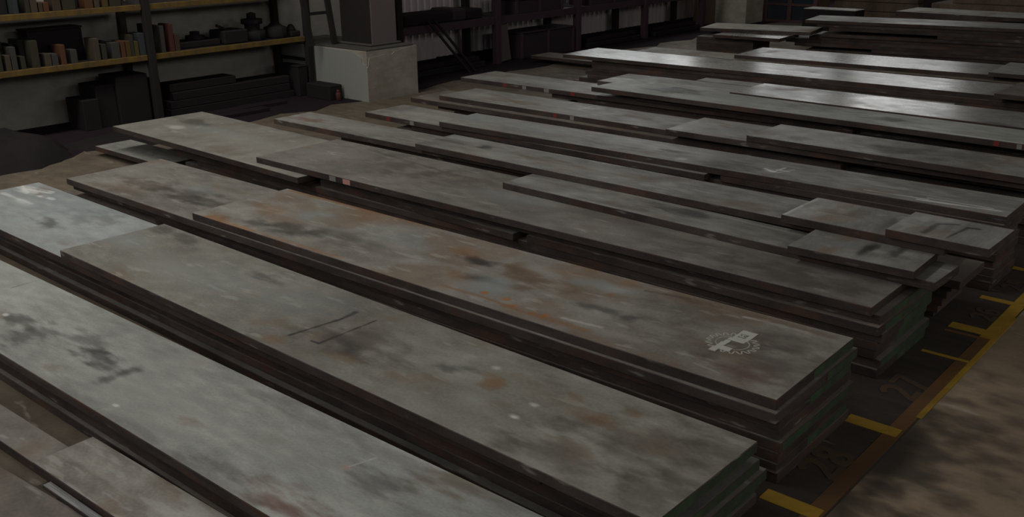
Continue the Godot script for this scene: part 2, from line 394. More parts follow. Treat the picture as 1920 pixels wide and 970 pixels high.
	hero("T4", 5.33, 0.89, [[0.082,0.511,0.1155,0.2536,"pale",0.25], [0.235,0.568,0.1019,0.2097,"umber",0.5], [0.360,0.561,0.1102,0.2864,"umber",0.35], [0.475,0.467,0.0981,0.1834,"blue",0.4], [0.531,0.536,0.0437,0.1286,"pale",0.4], [0.659,0.261,0.0516,0.1586,"pale",0.3], [0.789,0.142,0.0679,0.2059,"umber",0.4], [0.910,0.211,0.0792,0.2352,"umber",0.6], [0.241,1.095,0.328,1.083,0.012,"white",0.7], [0.101,0.887,0.339,0.693,0.03,"dark",0.25]])
	hero("T4b", 3.18, 1.01, [[0.170,0.399,0.0617,0.0735,"white",0.5], [0.132,0.644,0.1259,0.0947,"dark",0.4], [0.314,0.544,0.1437,0.1497,"blue",0.35], [0.537,0.512,0.2042,0.1702,"pale",0.35], [0.569,0.171,0.1248,0.1282,"brown",0.3]])
	hero("M", 3.17, 0.36, [[0.008,0.458,0.0503,0.2785,"pale",0.7], [0.074,0.392,0.0641,0.2029,"pale",0.4], [0.266,0.941,0.707,0.815,0.02,"pale",0.6], [0.312,0.155,0.0814,0.3098,"umber",0.4], [0.465,0.632,0.0627,0.2463,"dark",0.4], [0.562,0.177,0.0349,0.1704,"pale",0.4]])
	hero("E", 0.72, 0.39, [[0.535,0.619,0.0583,0.4591,"dark",0.8], [0.757,0.779,0.0565,0.4595,"dark",0.8], [0.250,0.526,0.2565,0.3067,"blue",0.4], [0.715,0.146,0.1940,0.1872,"pale",0.5]])
	hero("Y", 6.03, 0.45, [[0.054,0.410,0.0591,0.2411,"rustred",0.5], [0.172,0.562,0.0794,0.3127,"pale",0.4], [0.177,-0.061,0.0774,0.2184,"umber",0.3]])
	hero("K", 4.01, 0.47, [[0.065,0.840,0.0675,0.2070,"pale",0.6], [0.142,0.595,0.0226,0.1304,"dark",0.7], [0.203,0.285,0.0601,0.2491,"pale",0.5], [0.299,0.454,0.0839,0.2460,"brown",0.4], [0.447,0.553,0.0756,0.2364,"pale",0.4], [0.592,0.513,0.0229,0.1667,"pale",0.7], [0.534,0.518,0.0475,0.1704,"brown",0.4], [0.754,0.166,0.0764,0.2520,"brown",0.3], [0.040,0.500,0.0511,0.2008,"dark",0.2]])
	hero("G", 0.99, 0.50, [[-0.001,0.078,0.001,0.503,0.03,"white",0.7], [0.001,0.503,0.013,0.902,0.02,"white",0.4], [0.204,0.557,0.2090,0.2338,"brown",0.4], [0.127,0.285,0.1062,0.1810,"pale",0.5]])
	hero("F", 0.56, 0.45, [[0.334,0.166,0.345,0.643,0.03,"dark",0.7], [0.345,0.643,0.496,0.771,0.03,"dark",0.7], [0.567,0.132,0.615,0.719,0.012,"dark",0.7], [0.615,0.719,0.714,0.736,0.014,"dark",0.8]])
	hero("R", 3.97, 0.54, [[0.117,0.512,0.0881,0.1883,"pale",0.7], [0.214,0.507,0.0832,0.2206,"pale",0.6], [0.030,0.546,0.0699,0.1542,"dark",0.2]])
	hero("Q", 4.96, 0.52, [[-0.001,0.052,-0.005,0.710,0.03,"white",0.5], [0.042,0.665,0.0930,0.3554,"blue",0.7], [0.187,0.650,0.1094,0.3758,"blue",0.5], [0.648,0.419,0.667,0.319,0.02,"white",0.8], [0.667,0.319,0.670,0.620,0.015,"white",0.7], [0.664,0.455,0.685,0.457,0.012,"white",0.7], [0.674,0.300,0.685,0.608,0.012,"white",0.6], [0.662,0.324,0.0110,0.0888,"white",0.6], [0.359,0.717,0.0489,0.2831,"blue",0.4], [0.516,0.188,0.0147,0.0928,"white",0.6], [0.470,0.563,0.0332,0.1320,"dark",0.5], [0.811,0.161,0.896,0.210,0.012,"white",0.9], [0.885,0.127,0.986,0.223,0.02,"white",0.9], [0.893,0.285,0.975,0.279,0.008,"white",0.9], [0.846,0.799,0.0885,0.4141,"umber",0.3], [0.597,0.286,0.0572,0.2448,"dark",0.3]])
	hero("W", 4.87, 0.60, [[0.212,1.114,0.341,0.999,0.015,"white",0.7], [0.079,0.423,0.0794,0.2596,"pale",0.6], [0.260,0.488,0.1041,0.3321,"pale",0.5], [0.352,0.508,0.355,1.084,0.01,"white",0.6], [0.333,0.203,0.0661,0.2344,"pale",0.6], [0.181,0.378,0.0919,0.2507,"brown",0.5], [0.468,0.651,0.0901,0.3166,"brown",0.3]])
	hero("Z1", 3.00, 0.67, [[-0.005,0.034,-0.018,0.957,0.02,"pale",0.6], [0.036,0.442,0.1047,0.3287,"pale",0.6], [0.137,0.358,0.0796,0.2530,"blue",0.5], [-0.008,0.153,-0.011,0.508,0.012,"dark",0.7]])
	hero("Z2", 2.21, 0.60, [[0.028,0.736,0.1035,0.2858,"pale",0.6], [0.160,0.435,0.1431,0.2692,"pale",0.4], [0.225,0.195,0.0469,0.1278,"pale",0.8], [0.493,0.389,0.0832,0.2197,"dark",0.5], [0.595,0.500,0.0602,0.1870,"dark",0.4], [0.142,0.249,0.0963,0.1969,"dark",0.4], [0.816,0.612,0.1582,0.3682,"umber",0.35]])
	hero("P1", 4.97, 0.63, [[0.129,0.513,0.0884,0.2040,"pale",0.5], [0.242,0.402,0.1015,0.2452,"pale",0.6], [0.031,0.596,0.0712,0.2111,"brown",0.3]])
	hero("U1", 4.81, 0.57, [[0.054,0.592,0.1283,0.4794,"pale",0.7], [0.285,0.325,0.1360,0.4838,"pale",0.5], [0.442,0.742,0.0831,0.3812,"pale",0.4], [-0.005,0.109,-0.039,1.476,0.03,"pale",0.6], [0.178,0.665,0.0688,0.3593,"dark",0.6], [0.155,1.043,0.0182,0.2665,"dark",0.6], [0.504,0.857,0.0793,0.3776,"dark",0.3], [0.710,0.139,0.906,0.047,0.012,"white",0.8], [0.642,0.515,0.0468,0.2153,"dark",0.5], [0.131,0.723,0.0540,0.3133,"blue",0.4]])
	hero("U4", 3.46, 0.73, [[-0.023,0.367,0.0332,0.1277,"dark",0.8], [-0.004,0.089,-0.023,0.671,0.015,"dark",0.5], [0.204,0.884,0.0426,0.1292,"dark",0.8], [0.293,0.831,0.0795,0.2540,"dark",0.7], [0.496,0.477,0.0690,0.2316,"dark",0.5], [0.511,-0.034,0.570,0.018,0.02,"white",0.6], [0.750,0.035,0.0568,0.1359,"dark",0.4]])
	hero("L8", 7.03, 0.84, [[0.027,0.519,0.0568,0.1719,"dark",0.4], [0.109,0.439,0.0697,0.1659,"dark",0.3], [0.282,0.631,0.0397,0.2688,"dark",0.9], [0.281,0.988,0.0613,0.2233,"dark",0.6], [0.558,0.633,0.0457,0.1940,"dark",0.9], [0.458,0.654,0.0259,0.1509,"dark",0.4], [0.701,0.377,0.0566,0.1777,"dark",0.3]])
	hero("L10", 5.46, 0.85, [])


func aisle_marks() -> Array:
	# u runs along +x from -1.2 (6 m), v from the near end towards -z (12 m, starting at z = -1)
	return [[0.0, 0.25, 0.07, 0.08, "umber", 0.95], [0.0, 0.24, 0.045, 0.05, "dark", 0.4], [0.0, 0.2, 0.06, 0.035, "umber", 0.7], [0.1, 0.33, 0.12, 0.06, "umber", 0.3]]


# ==================================================================== shell of the hall
func roof_light(at: Vector3, power: float, k: int, row: String) -> void:
	var t := Node3D.new()
	t.name = numbered("roof_light")
	add_child(t)
	t.position = at
	tag(t, "translucent roof light in the %s row of the ceiling, %s from the viewer's end" % [row, ["first", "second", "third", "fourth", "fifth"][k]], "roof light", "roof light panels")
	put("glowing_panel", block(Vector3(1.3, 0.03, 4.2), 0.004), M.glow, t)
	put("frame", frame_mesh(1.44, 4.34, 0.06, 0.07), M.post, t, Vector3(0, -0.02, 0))
	area(t, Vector3(0, -0.03, 0), Vector3(-PI / 2, 0, 0), Vector2(1.3, 4.2), power)


func frame_mesh(w: float, l: float, bar: float, th: float) -> ArrayMesh:
	var st := begin()
	for s in [-1, 1]:
		add_box(st, Vector3(s * (w - bar) / 2, 0, 0), Vector3(bar, th, l))
		add_box(st, Vector3(0, 0, s * (l - bar) / 2), Vector3(w - 2 * bar, th, bar))
	return st.commit()


func area(parent: Node, at: Vector3, turn: Vector3, size: Vector2, power: float) -> void:
	var l := AreaLight3D.new()
	l.name = "daylight"
	l.area_size = size
	l.area_normalize_energy = false
	l.light_energy = power
	l.light_color = Color(1.0, 0.98, 0.95)
	l.shadow_enabled = true
	l.area_range = 60.0
	l.area_attenuation = 2.0
	l.position = at
	l.rotation = turn
	parent.add_child(l, true)


func high_window(at: Vector3, turn: float, power: float, n: int, tall := 1.8) -> void:  # all out of view; front and right ones are added fill
	var t := Node3D.new()
	t.name = "unseen_window_%d" % n
	add_child(t)
	t.position = at
	t.rotation.y = turn
	struct(t)
	var st := begin()
	for s in [-1, 1]:
		add_box(st, Vector3(s * 1.45, -tall / 2, 0), Vector3(0.08, tall, 0.08))
		add_box(st, Vector3(0, s * tall / 2 - 0.04, 0), Vector3(2.98, 0.08, 0.08))
	add_box(st, Vector3(0, -tall / 2, 0), Vector3(0.05, tall, 0.06))
	put("window_frame", st.commit(), M.post, t)
	for s in [-1, 1]:
		put("pane", block(Vector3(1.36, tall - 0.1, 0.01), 0.002), M.glow, t, Vector3(s * 0.71, -tall / 2 + 0.05, 0))
	area(t, Vector3(0, 0, 0.06), Vector3(0, PI, 0), Vector2(2.8, tall - 0.1), power)


func shell() -> void:
	# floor: storage slab and aisle slab, 6 m texture tiles
	var f := Node3D.new()
	f.name = "floor"
	add_child(f)
	struct(f)
	var st := begin()
	add_bevel(st, Vector3(-12.2, -0.3, -28.4), Vector3(-1.95, 0, 6), 0.002, 0, func(p: Vector3) -> Vector2: return Vector2(p.x, p.z) / 6.0)
	put("slab", st.commit(), M.floor, f)
	put("shaded_bay_slab", block(Vector3(0.68, 0.3, 34.4), 0.002), M.bay, f, Vector3(-1.61, -0.3, -11.2))  # bay floor: dirt plus the stacks' shade put into its colour
	st = begin()
	add_bevel(st, Vector3(-1.27, -0.3, -28.4), Vector3(9, 0, 6), 0.002, 0, func(p: Vector3) -> Vector2: return Vector2((p.x + 1.28) / 6.0, 1.0 - (-1.0 - p.z) / 12.0))
	put("aisle_slab", st.commit(), M.aisle, f)
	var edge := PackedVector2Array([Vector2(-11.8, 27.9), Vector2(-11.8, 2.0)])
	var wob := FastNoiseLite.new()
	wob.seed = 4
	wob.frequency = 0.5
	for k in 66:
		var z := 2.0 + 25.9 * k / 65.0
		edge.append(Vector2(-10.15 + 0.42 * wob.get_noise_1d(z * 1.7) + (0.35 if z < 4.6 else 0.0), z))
	put("dark_strip", slab_of(edge, 0.004), M.dark_matte, f, Vector3.ZERO, Vector3(-PI / 2, 0, 0))  # darker floor strip along the left wall with a wavy edge
	put("wall_left_core", block(Vector3(0.3, 7.6, 34.4)), M.wall, null_wall("wall_left"), Vector3(-11.95, 0, -11.2))
	# corrugated sheets on the left wall behind the purple racks, one per bay
	for k in 5:
		put("wall_sheet", corrugated(2.05, 3.2), M.sheet, get_node("wall_left"), Vector3(-11.79, 0.04, -10.95 - 2.17 * k), Vector3(0, PI / 2, 0))
	put("wall_back", block(Vector3(21, 7.6, 0.3)), M.wall, self, Vector3(-1.6, 0, -28.15))
	put("wall_right", block(Vector3(0.3, 7.6, 34.4)), M.wall, self, Vector3(8.85, 0, -11.2))
	put("wall_front", block(Vector3(21, 7.6, 0.3)), M.wall, self, Vector3(-1.6, 0, 5.85))
	put("ceiling", block(Vector3(21.2, 0.3, 34.6)), M.roof, self, Vector3(-1.6, 7.6, -11.2))
	for n in ["wall_back", "wall_right", "wall_front", "ceiling"]:
		struct(get_node(n))
	put("baseboard_left", block(Vector3(0.06, 0.1, 17.0)), M.dark_matte, self, Vector3(-11.77, 0, -20.0))
	struct(get_node("baseboard_left"))


func null_wall(called: String) -> Node3D:
	var w := Node3D.new()
	w.name = called
	add_child(w)
	struct(w)
	return w


func corrugated(w: float, h: float) -> ArrayMesh:
	var st := begin()
	var n := 14
	var p := w / n
	for i in n:
		var x := -w / 2 + i * p
		var pts := [Vector2(x, 0), Vector2(x + p * 0.3, 0), Vector2(x + p * 0.42, 0.025), Vector2(x + p * 0.86, 0.025), Vector2(x + p, 0)]
		for k in 4:
			var a: Vector2 = pts[k]
			var b: Vector2 = pts[k + 1]
			quad(st, Vector3(a.x, 0, a.y), Vector3(a.x, h, a.y), Vector3(b.x, h, b.y), Vector3(b.x, 0, b.y))
			quad(st, Vector3(b.x, 0, b.y - 0.003), Vector3(b.x, h, b.y - 0.003), Vector3(a.x, h, a.y - 0.003), Vector3(a.x, 0, a.y - 0.003))
	return st.commit()


# ==================================================================== racks along the left wall
func racks() -> void:
	var t := thing("storage_rack", "dark rack with mustard yellow shelf beams against the left wall", "rack", Vector3(-11.36, 0, -6.0))
	for z in [2.45, 0.0, -2.32]:
		for x in [0.36, -0.36]:
			put("upright_post", block(Vector3(0.085, 2.6, 0.085)), M.post, t, Vector3(x, 0, z - (0.06 if x < 0 and z > -1.0 else 0.0)))
		for y in [0.45, 1.62]:
			put("cross_brace", block(Vector3(0.66, 0.04, 0.03)), M.post, t, Vector3(0, y, z - 0.03))
	for y in [0.735, 1.32]:
		for b in [[2.4, 0.05], [-0.05, -2.27]]:
			for x in [0.345, -0.35]:
				put("shelf_beam", block(Vector3(0.045, 0.065, b[0] - b[1])), M.yellow, t, Vector3(x, y, (b[0] + b[1]) / 2))
			put("shelf_board", block(Vector3(0.64, 0.03, b[0] - b[1])), M.post, t, Vector3(0, y + 0.034, (b[0] + b[1]) / 2))
	# ladder-like end frame between rack and plinth
	t = thing("end_frame", "dark leaning ladder frame between the yellow-beamed rack and the white plinth", "ladder", Vector3(-10.75, 0.69, -8.45))
	for z in [0.27, -0.13]:
		put("rail", bar_between(Vector3(0, 0.0, z), Vector3(-0.12, 1.5, z + 0.1), 0.07, 0.05), M.post, t)
	for k in 4:
		put("rung", bar_between(Vector3(-0.045 - k * 0.03, 0.42 + k * 0.34, 0.29), Vector3(-0.045 - k * 0.03, 0.42 + k * 0.34, -0.1), 0.03, 0.04), M.post, t)
	# purple racks further back
	var p := thing("shelving_rack", "dark purple rack in four bays against the corrugated left wall", "rack", Vector3(-11.25, 0, -14.28))
	for k in 5:
		for x in [0.35, -0.35]:
			put("upright_post", block(Vector3(0.11, 1.5, 0.11)), M.magenta if x > 0 and k > 0 else M.post, p, Vector3(x, 0, 4.38 - 2.17 * k))
	for k in 4:
		for y in [0.64]:
			for x in [0.34, -0.34]:
				put("shelf_beam", block(Vector3(0.05, 0.12, 2.05)), M.magenta, p, Vector3(x, y, 3.295 - 2.17 * k))
			put("shelf_board", block(Vector3(0.62, 0.03, 2.05)), M.crate, p, Vector3(0, y + 0.09, 3.295 - 2.17 * k))
	# plinth and column
	t = thing("plinth", "chipped white plastered plinth at the foot of a dark column", "plinth", Vector3(-10.83, 0, -8.84))
	put("body", block(Vector3(1.88, 0.66, 0.86), 0.006), M.concrete, t, Vector3(-0.02, 0, 0))
	put("plaster_side", chipped(1.88, 0.665, 0), M.plaster, t, Vector3(-0.01, 0, 0.43))
	put("plaster_side", chipped(0.9, 0.665, 1), M.concrete, t, Vector3(0.93, 0, -0.005), Vector3(0, PI / 2, 0))
	put("dirty_top", block(Vector3(1.88, 0.02, 0.84), 0.004), M.grime, t, Vector3(-0.02, 0.66, 0))
	t = thing("column", "dark square column standing on the chipped white plinth", "column", Vector3(-10.46, 0.68, -8.95))
	put("shaft", block(Vector3(0.62, 6.85, 0.46), 0.01), M.post, t)
	put("lit_face", block(Vector3(0.012, 6.8, 0.44), 0.002), M.colface, t, Vector3(0.316, 0, 0))  # lighter facing paints in the brighter light on this column side
	put("mortar_ring", block(Vector3(0.72, 0.03, 0.56), 0.012), M.grime, t)
	# leaning bars right of the plinth
	for k in 2:
		t = thing("steel_bar", ["thin dark bar leaning beside the plinth, the nearer of two", "thin dark bar leaning beside the plinth, the farther of two"][k], "bar", Vector3(-10.55, 0, -10.75 - 0.14 * k))
		put("rod", bar_between(Vector3(0.0, 0.0, -0.3), Vector3(-0.25, 0.85, 0.35), 0.035, 0.035), M.black, t)
	# things on and under the purple racks
	t = thing("machine_bed", "long dark bundle lying on the purple rack, nearest the column", "bundle", Vector3(-11.2, 0.76, -10.95))
	put("body", block(Vector3(0.5, 0.16, 1.7), 0.02), M.black, t)
	put("wrap", block(Vector3(0.54, 0.19, 0.3), 0.03), M.crate, t, Vector3(0, 0, -0.3))
	t = thing("crate", "dark plum crate on the purple rack shelf, second bay", "crate", Vector3(-11.15, 0.76, -13.2))
	crate_parts(t, Vector3(0.5, 0.22, 1.3))
	t = thing("crate", "large dark plum crate on the floor under the purple rack", "crate", Vector3(-11.15, 0.006, -13.4))
	crate_parts(t, Vector3(0.55, 0.42, 1.5))
	t = thing("panel", "faded pinkish sheet leaning under the purple rack beside the large crate", "panel", Vector3(-11.0, 0.006, -12.38))
	put("sheet", block(Vector3(0.02, 0.6, 0.42), 0.004), M.colface, t, Vector3.ZERO, Vector3(0, 0.25, 0.12))
	t = thing("crate", "dark long box on the purple rack shelf, third bay", "crate", Vector3(-11.15, 0.76, -15.4))
	crate_parts(t, Vector3(0.5, 0.16, 1.6))
	for k in 3:
		t = thing("steel_bundle", ["low dark bundle of bars on the floor under the nearest purple bay", "low dark bundle of bars on the floor under the third purple bay", "low dark bundle of bars on the floor under the farthest purple bay"][k], "bundle", Vector3(-11.1, 0.006, [-10.9, -15.4, -17.6][k]))
		for j in 4:
			put("bar", block(Vector3(0.12, 0.09, 1.7), 0.01), M.black, t, Vector3(-0.2 + 0.14 * j, 0, 0.05 * (j % 2)))
		for j in 3:
			put("bar", block(Vector3(0.12, 0.08, 1.6), 0.01), M.dark_matte, t, Vector3(-0.13 + 0.14 * j, 0.09, 0.06 * ((j + 1) % 2)))


func crate_parts(t: Node3D, s: Vector3) -> void:
	put("body", block(Vector3(s.x - 0.03, s.y - 0.01, s.z - 0.03), 0.004), M.crate, t)
	for z in [-1, 0, 1]:
		put("batten", block(Vector3(0.03, s.y, 0.06), 0.004), M.magenta, t, Vector3(s.x / 2 - 0.015, 0, z * (s.z / 2 - 0.04)))
	put("lid", block(Vector3(s.x, 0.02, s.z), 0.004), M.crate, t, Vector3(0, s.y, 0))


# a plaster skin with a broken top corner; which: 0 long near side, 1 end side
func chipped(w: float, h: float, which: int) -> ArrayMesh:
	var o := PackedVector2Array()
	if which == 0:
		o = PackedVector2Array([Vector2(-w / 2, 0), Vector2(w / 2, 0), Vector2(w / 2, h * 0.62), Vector2(w / 2 - 0.03, h * 0.72), Vector2(w / 2 - 0.09, h * 0.77), Vector2(w / 2 - 0.1, h * 0.86), Vector2(w / 2 - 0.17, h * 0.91), Vector2(w / 2 - 0.27, h * 0.965), Vector2(w / 2 - 0.5, h * 0.975), Vector2(w / 2 - 0.9, h * 0.99), Vector2(-w / 2, h)])
	else:
		o = PackedVector2Array([Vector2(-w / 2, 0), Vector2(w / 2, 0), Vector2(w / 2, h), Vector2(w / 2 - 0.2, h * 0.97), Vector2(w / 2 - 0.4, h * 0.93), Vector2(0.0, h * 0.88), Vector2(-0.12, h * 0.9), Vector2(-0.25, h * 0.88), Vector2(-w / 2 + 0.05, h * 0.87), Vector2(-w / 2 + 0.02, h * 0.7), Vector2(-w / 2, h * 0.68)])
	return slab_of(o, 0.016)


func slab_of(o: PackedVector2Array, depth: float) -> ArrayMesh:   # outline in x y, from z = 0 to z = depth
	var st := begin()
	var ix := Geometry2D.triangulate_polygon(o)
	for i in range(0, ix.size(), 3):
		var a := o[ix[i]]
		var b := o[ix[i + 1]]
		var c := o[ix[i + 2]]
		if (b - a).cross(c - a) > 0:
			var s := b
			b = c
			c = s
		tri(st, Vector3(a.x, a.y, depth), Vector3(b.x, b.y, depth), Vector3(c.x, c.y, depth))
		tri(st, Vector3(a.x, a.y, 0), Vector3(c.x, c.y, 0), Vector3(b.x, b.y, 0))
	for i in o.size():
		var a := o[i]
		var b := o[(i + 1) % o.size()]
		quad(st, Vector3(a.x, a.y, 0), Vector3(a.x, a.y, depth), Vector3(b.x, b.y, depth), Vector3(b.x, b.y, 0))
	return st.commit()


# ==================================================================== far end of the hall
func far_things() -> void:
	var t := thing("pier", "pale concrete pier beyond the last purple rack, near the frame's top", "pier", Vector3(-11.1, 0.006, -20.1))
	put("shaft", block(Vector3(1.27, 7.3, 0.8), 0.01), M.concrete, t)
	t = thing("board", "flat brownish panel leaning on the wall before the pale pier", "panel", Vector3(-11.2, 0.006, -19.2))
	put("sheet", block(Vector3(0.05, 2.2, 0.86), 0.005), M.rustbox, t)
	t = thing("cabinet", "dark red framed cabinet with murky glass panes, right of the pale pier", "cabinet", Vector3(-9.9, 0, -21.0))
	put("body", block(Vector3(1.25, 1.8, 0.6), 0.008), M.rustbox, t)
	for x in [-0.6, -0.02, 0.58]:
		put("frame_bar", block(Vector3(0.1, 1.84, 0.05), 0.005), M.redframe, t, Vector3(x, 0, 0.32))
	for y in [0.0, 0.36, 0.86]:
		put("frame_rail", block(Vector3(1.25, 0.06, 0.045), 0.005), M.redframe, t, Vector3(0, y, 0.32))
	for x in [-0.31, 0.28]:
		for y in [0.06, 0.42]:
			put("pane", block(Vector3(0.48, 0.3 if y < 0.2 else 0.44, 0.015), 0.002), M.glass_dark, t, Vector3(x, y, 0.31))
	t = thing("steel_block", "dark thick steel block with a pale top, below the brown crates", "steel block", Vector3(-7.45, 0.0, -17.3))
	put("body", block(Vector3(0.98, 0.66, 0.40), 0.006), M.black, t)
	put("pale_top", block(Vector3(0.97, 0.012, 0.39), 0.003), skins_pale(), t, Vector3(0, 0.66, 0))
	t = thing("crate", "brown timber crate at the frame top, left of a dark gap", "crate", Vector3(-8.6, 0, -22.6))
	for k in 6:
		put("plank", block(Vector3(1.9, 0.19, 0.9), 0.006), M.rustbox, t, Vector3(0.02 * (k % 2), k * 0.2, 0))
	t = thing("post", "dark upright post between the brown crate and far rusty slabs", "post", Vector3(-7.1, 0, -21.6))
	put("shaft", block(Vector3(0.42, 2.0, 0.3), 0.01), M.dark_matte, t)
	for k in 4:
		t = thing("slab", ["thick rusty slab, lowest in the far stack at top right", "thick rusty slab, second from bottom in the far stack at top right", "thick rusty slab, third from bottom in the far stack at top right", "thick rusty slab with light top edge, topmost in the far stack at top right"][k], "slab", Vector3(-4.6 + 0.12 * (k % 2), 0.16 * k, -20.4))
		put("body", block(Vector3(4.2, 0.155, 1.2), 0.01), M.rustbox, t)
	t = thing("slab", "short brown slab lying on the far rusty stack, near the right edge", "slab", Vector3(-3.9, 0.636, -20.3))
	put("body", block(Vector3(1.5, 0.17, 0.9), 0.012), M.rustbox, t)
	t = thing("slab", "second short brown slab on the far rusty stack, beside a dark post", "slab", Vector3(-5.6, 0.636, -20.4))
	put("body", block(Vector3(1.3, 0.11, 0.9), 0.012), M.rustbox, t)


func skins_pale() -> Material:
	return skins.pale


# ==================================================================== steel plates
var shift := 0.0


func plate(x: float, z: float, top: float, th: float, yaw: float, length: float, wid: float, key: String, label: String, parts := 0) -> Node3D:
	var m: StandardMaterial3D = skins[key]
	shift = fmod(shift + 0.377, 1.0)
	var off := shift
	var lo := Vector3(-length / 2, 0, -wid / 2)
	var hi := Vector3(length / 2, th, wid / 2)
	var whole: bool = m.has_meta("whole")
	var uv := func(p: Vector3) -> Vector2:
		return Vector2(p.x / length + 0.5, p.z / wid + 0.5) if whole else Vector2(p.x / 4.0 + off, p.z + off * 3.1)
	var st := begin()
	add_bevel(st, lo, hi, 0.003, 1, uv)
	var mesh := st.commit()
	st = begin()
	add_bevel(st, lo, hi, 0.003, 2, func(p: Vector3) -> Vector2: return Vector2((p.x + p.z) / 4.0 + off, p.y / 0.2 + off * 5.0))
	mesh = st.commit(mesh)
	mesh.surface_set_material(0, m)
	mesh.surface_set_material(1, M.edge)
	var at := Vector3(x, top - th, z)
	if parts == 0:
		var o := put("steel_plate", mesh, null, self, at, Vector3(0, -deg_to_rad(yaw), 0))
		tag(o, label, "steel plate")
		return o
	var t := thing("steel_plate", label, "steel plate", at, -deg_to_rad(yaw))
	put("body", mesh, null, t)
	return t


func end_paint(p: Node3D, length: float, wid: float, th: float, c: String, share: float) -> void:
	if c == "dark":
		return
	var w := (wid - 0.02) * share
	put("painted_end", block(Vector3(0.0016, th - 0.01, w), 0.0004), M["c_" + c], p, Vector3(length / 2 + 0.0006, 0.005, -wid / 2 + 0.01 + w / 2))


func side_mark(p: Node3D, wid: float, th: float, s0: float, s1: float, c: String) -> void:
	var o := put("paint_mark", block(Vector3(absf(s1 - s0), th * 0.8, 0.0016), 0.0004), M["c_" + ("grey" if c == "pale" else c)], p, Vector3((s0 + s1) / 2, th * 0.1, wid / 2 + 0.0006))
	o.set_meta("label", c + " paint dab on the plate's long edge")


# white stencilled emblem: a gear outline, an inner ring and two blocky signs
func gear_emblem(p: Node3D, s: float, z: float, th: float) -> void:
	var st := begin()
	var y := 0.0012
	var strip := func(a: Vector2, b: Vector2, w: float):
		var n := (b - a).normalized().orthogonal() * w / 2
		var e := (b - a).normalized() * w * 0.3
		flat(st, [a - n - e, a + n - e, b + n + e, b - n + e], y)
	var c := Vector2(-0.005, 0.004)
	var rx := 0.126
	var rz := 0.114
	var pts := []
	var teeth := 18
	for k in teeth:
		for j in 4:
			var t: float = (k + [0.0, 0.2, 0.5, 0.7][j]) * TAU / teeth
			var r: float = [0.80, 1.0, 1.0, 0.80][j]
			pts.append(c + Vector2(cos(t) * rx * r, sin(t) * rz * r))
	for k in pts.size():
		strip.call(pts[k], pts[(k + 1) % pts.size()], 0.006)
	for k in 40:
		var a := TAU * k / 40
		var b := TAU * (k + 1) / 40
		strip.call(c + Vector2(cos(a) * rx, sin(a) * rz) * 0.63, c + Vector2(cos(b) * rx, sin(b) * rz) * 0.63, 0.006)
	# far right sign: a framed box on a long bar (x along the plate, -y away from the viewer)
	for r in [[-0.047, -0.050, 0.085, 0.028], [-0.036, -0.162, 0.013, 0.112], [0.020, -0.162, 0.023, 0.112], [-0.036, -0.162, 0.079, 0.042], [-0.036, -0.070, 0.079, 0.022], [-0.014, -0.110, 0.022, 0.005], [-0.006, -0.105, 0.006, 0.02], [-0.016, -0.088, 0.024, 0.006]]:
		y += 0.0003
		rect(st, r, y)
	# near left sign: a bar with stubs
	for r in [[-0.052, 0.062, 0.08, 0.04], [-0.058, 0.092, 0.034, 0.044], [-0.052, 0.022, 0.03, 0.045], [-0.046, -0.010, 0.026, 0.034]]:
		y += 0.0003
		rect(st, r, y)
	var o := put("painted_emblem", st.commit(), M.paintwhite, p, Vector3(s, th, z))
	o.set_meta("label", "white stencilled gear emblem with blocky signs")


func rect(st: SurfaceTool, r: Array, y: float) -> void:
	flat(st, [Vector2(r[0], r[1]), Vector2(r[0] + r[2], r[1]), Vector2(r[0] + r[2], r[1] + r[3]), Vector2(r[0], r[1] + r[3])], y)


func flat(st: SurfaceTool, c: Array, y: float) -> void:   # a thin raised patch on the plate, corners in x z
	var t := []
	var area2 := 0.0
	for i in 4:
		area2 += (c[i] as Vector2).cross(c[(i + 1) % 4])
	if area2 < 0:
		c.reverse()
	for v in c:
		t.append(Vector3(v.x, y, v.y))
	quad(st, t[0], t[1], t[2], t[3])
	for i in 4:
		var a: Vector3 = t[i]
		var b: Vector3 = t[(i + 1) % 4]
		quad(st, b, a, a - Vector3(0, y, 0), b - Vector3(0, y, 0))


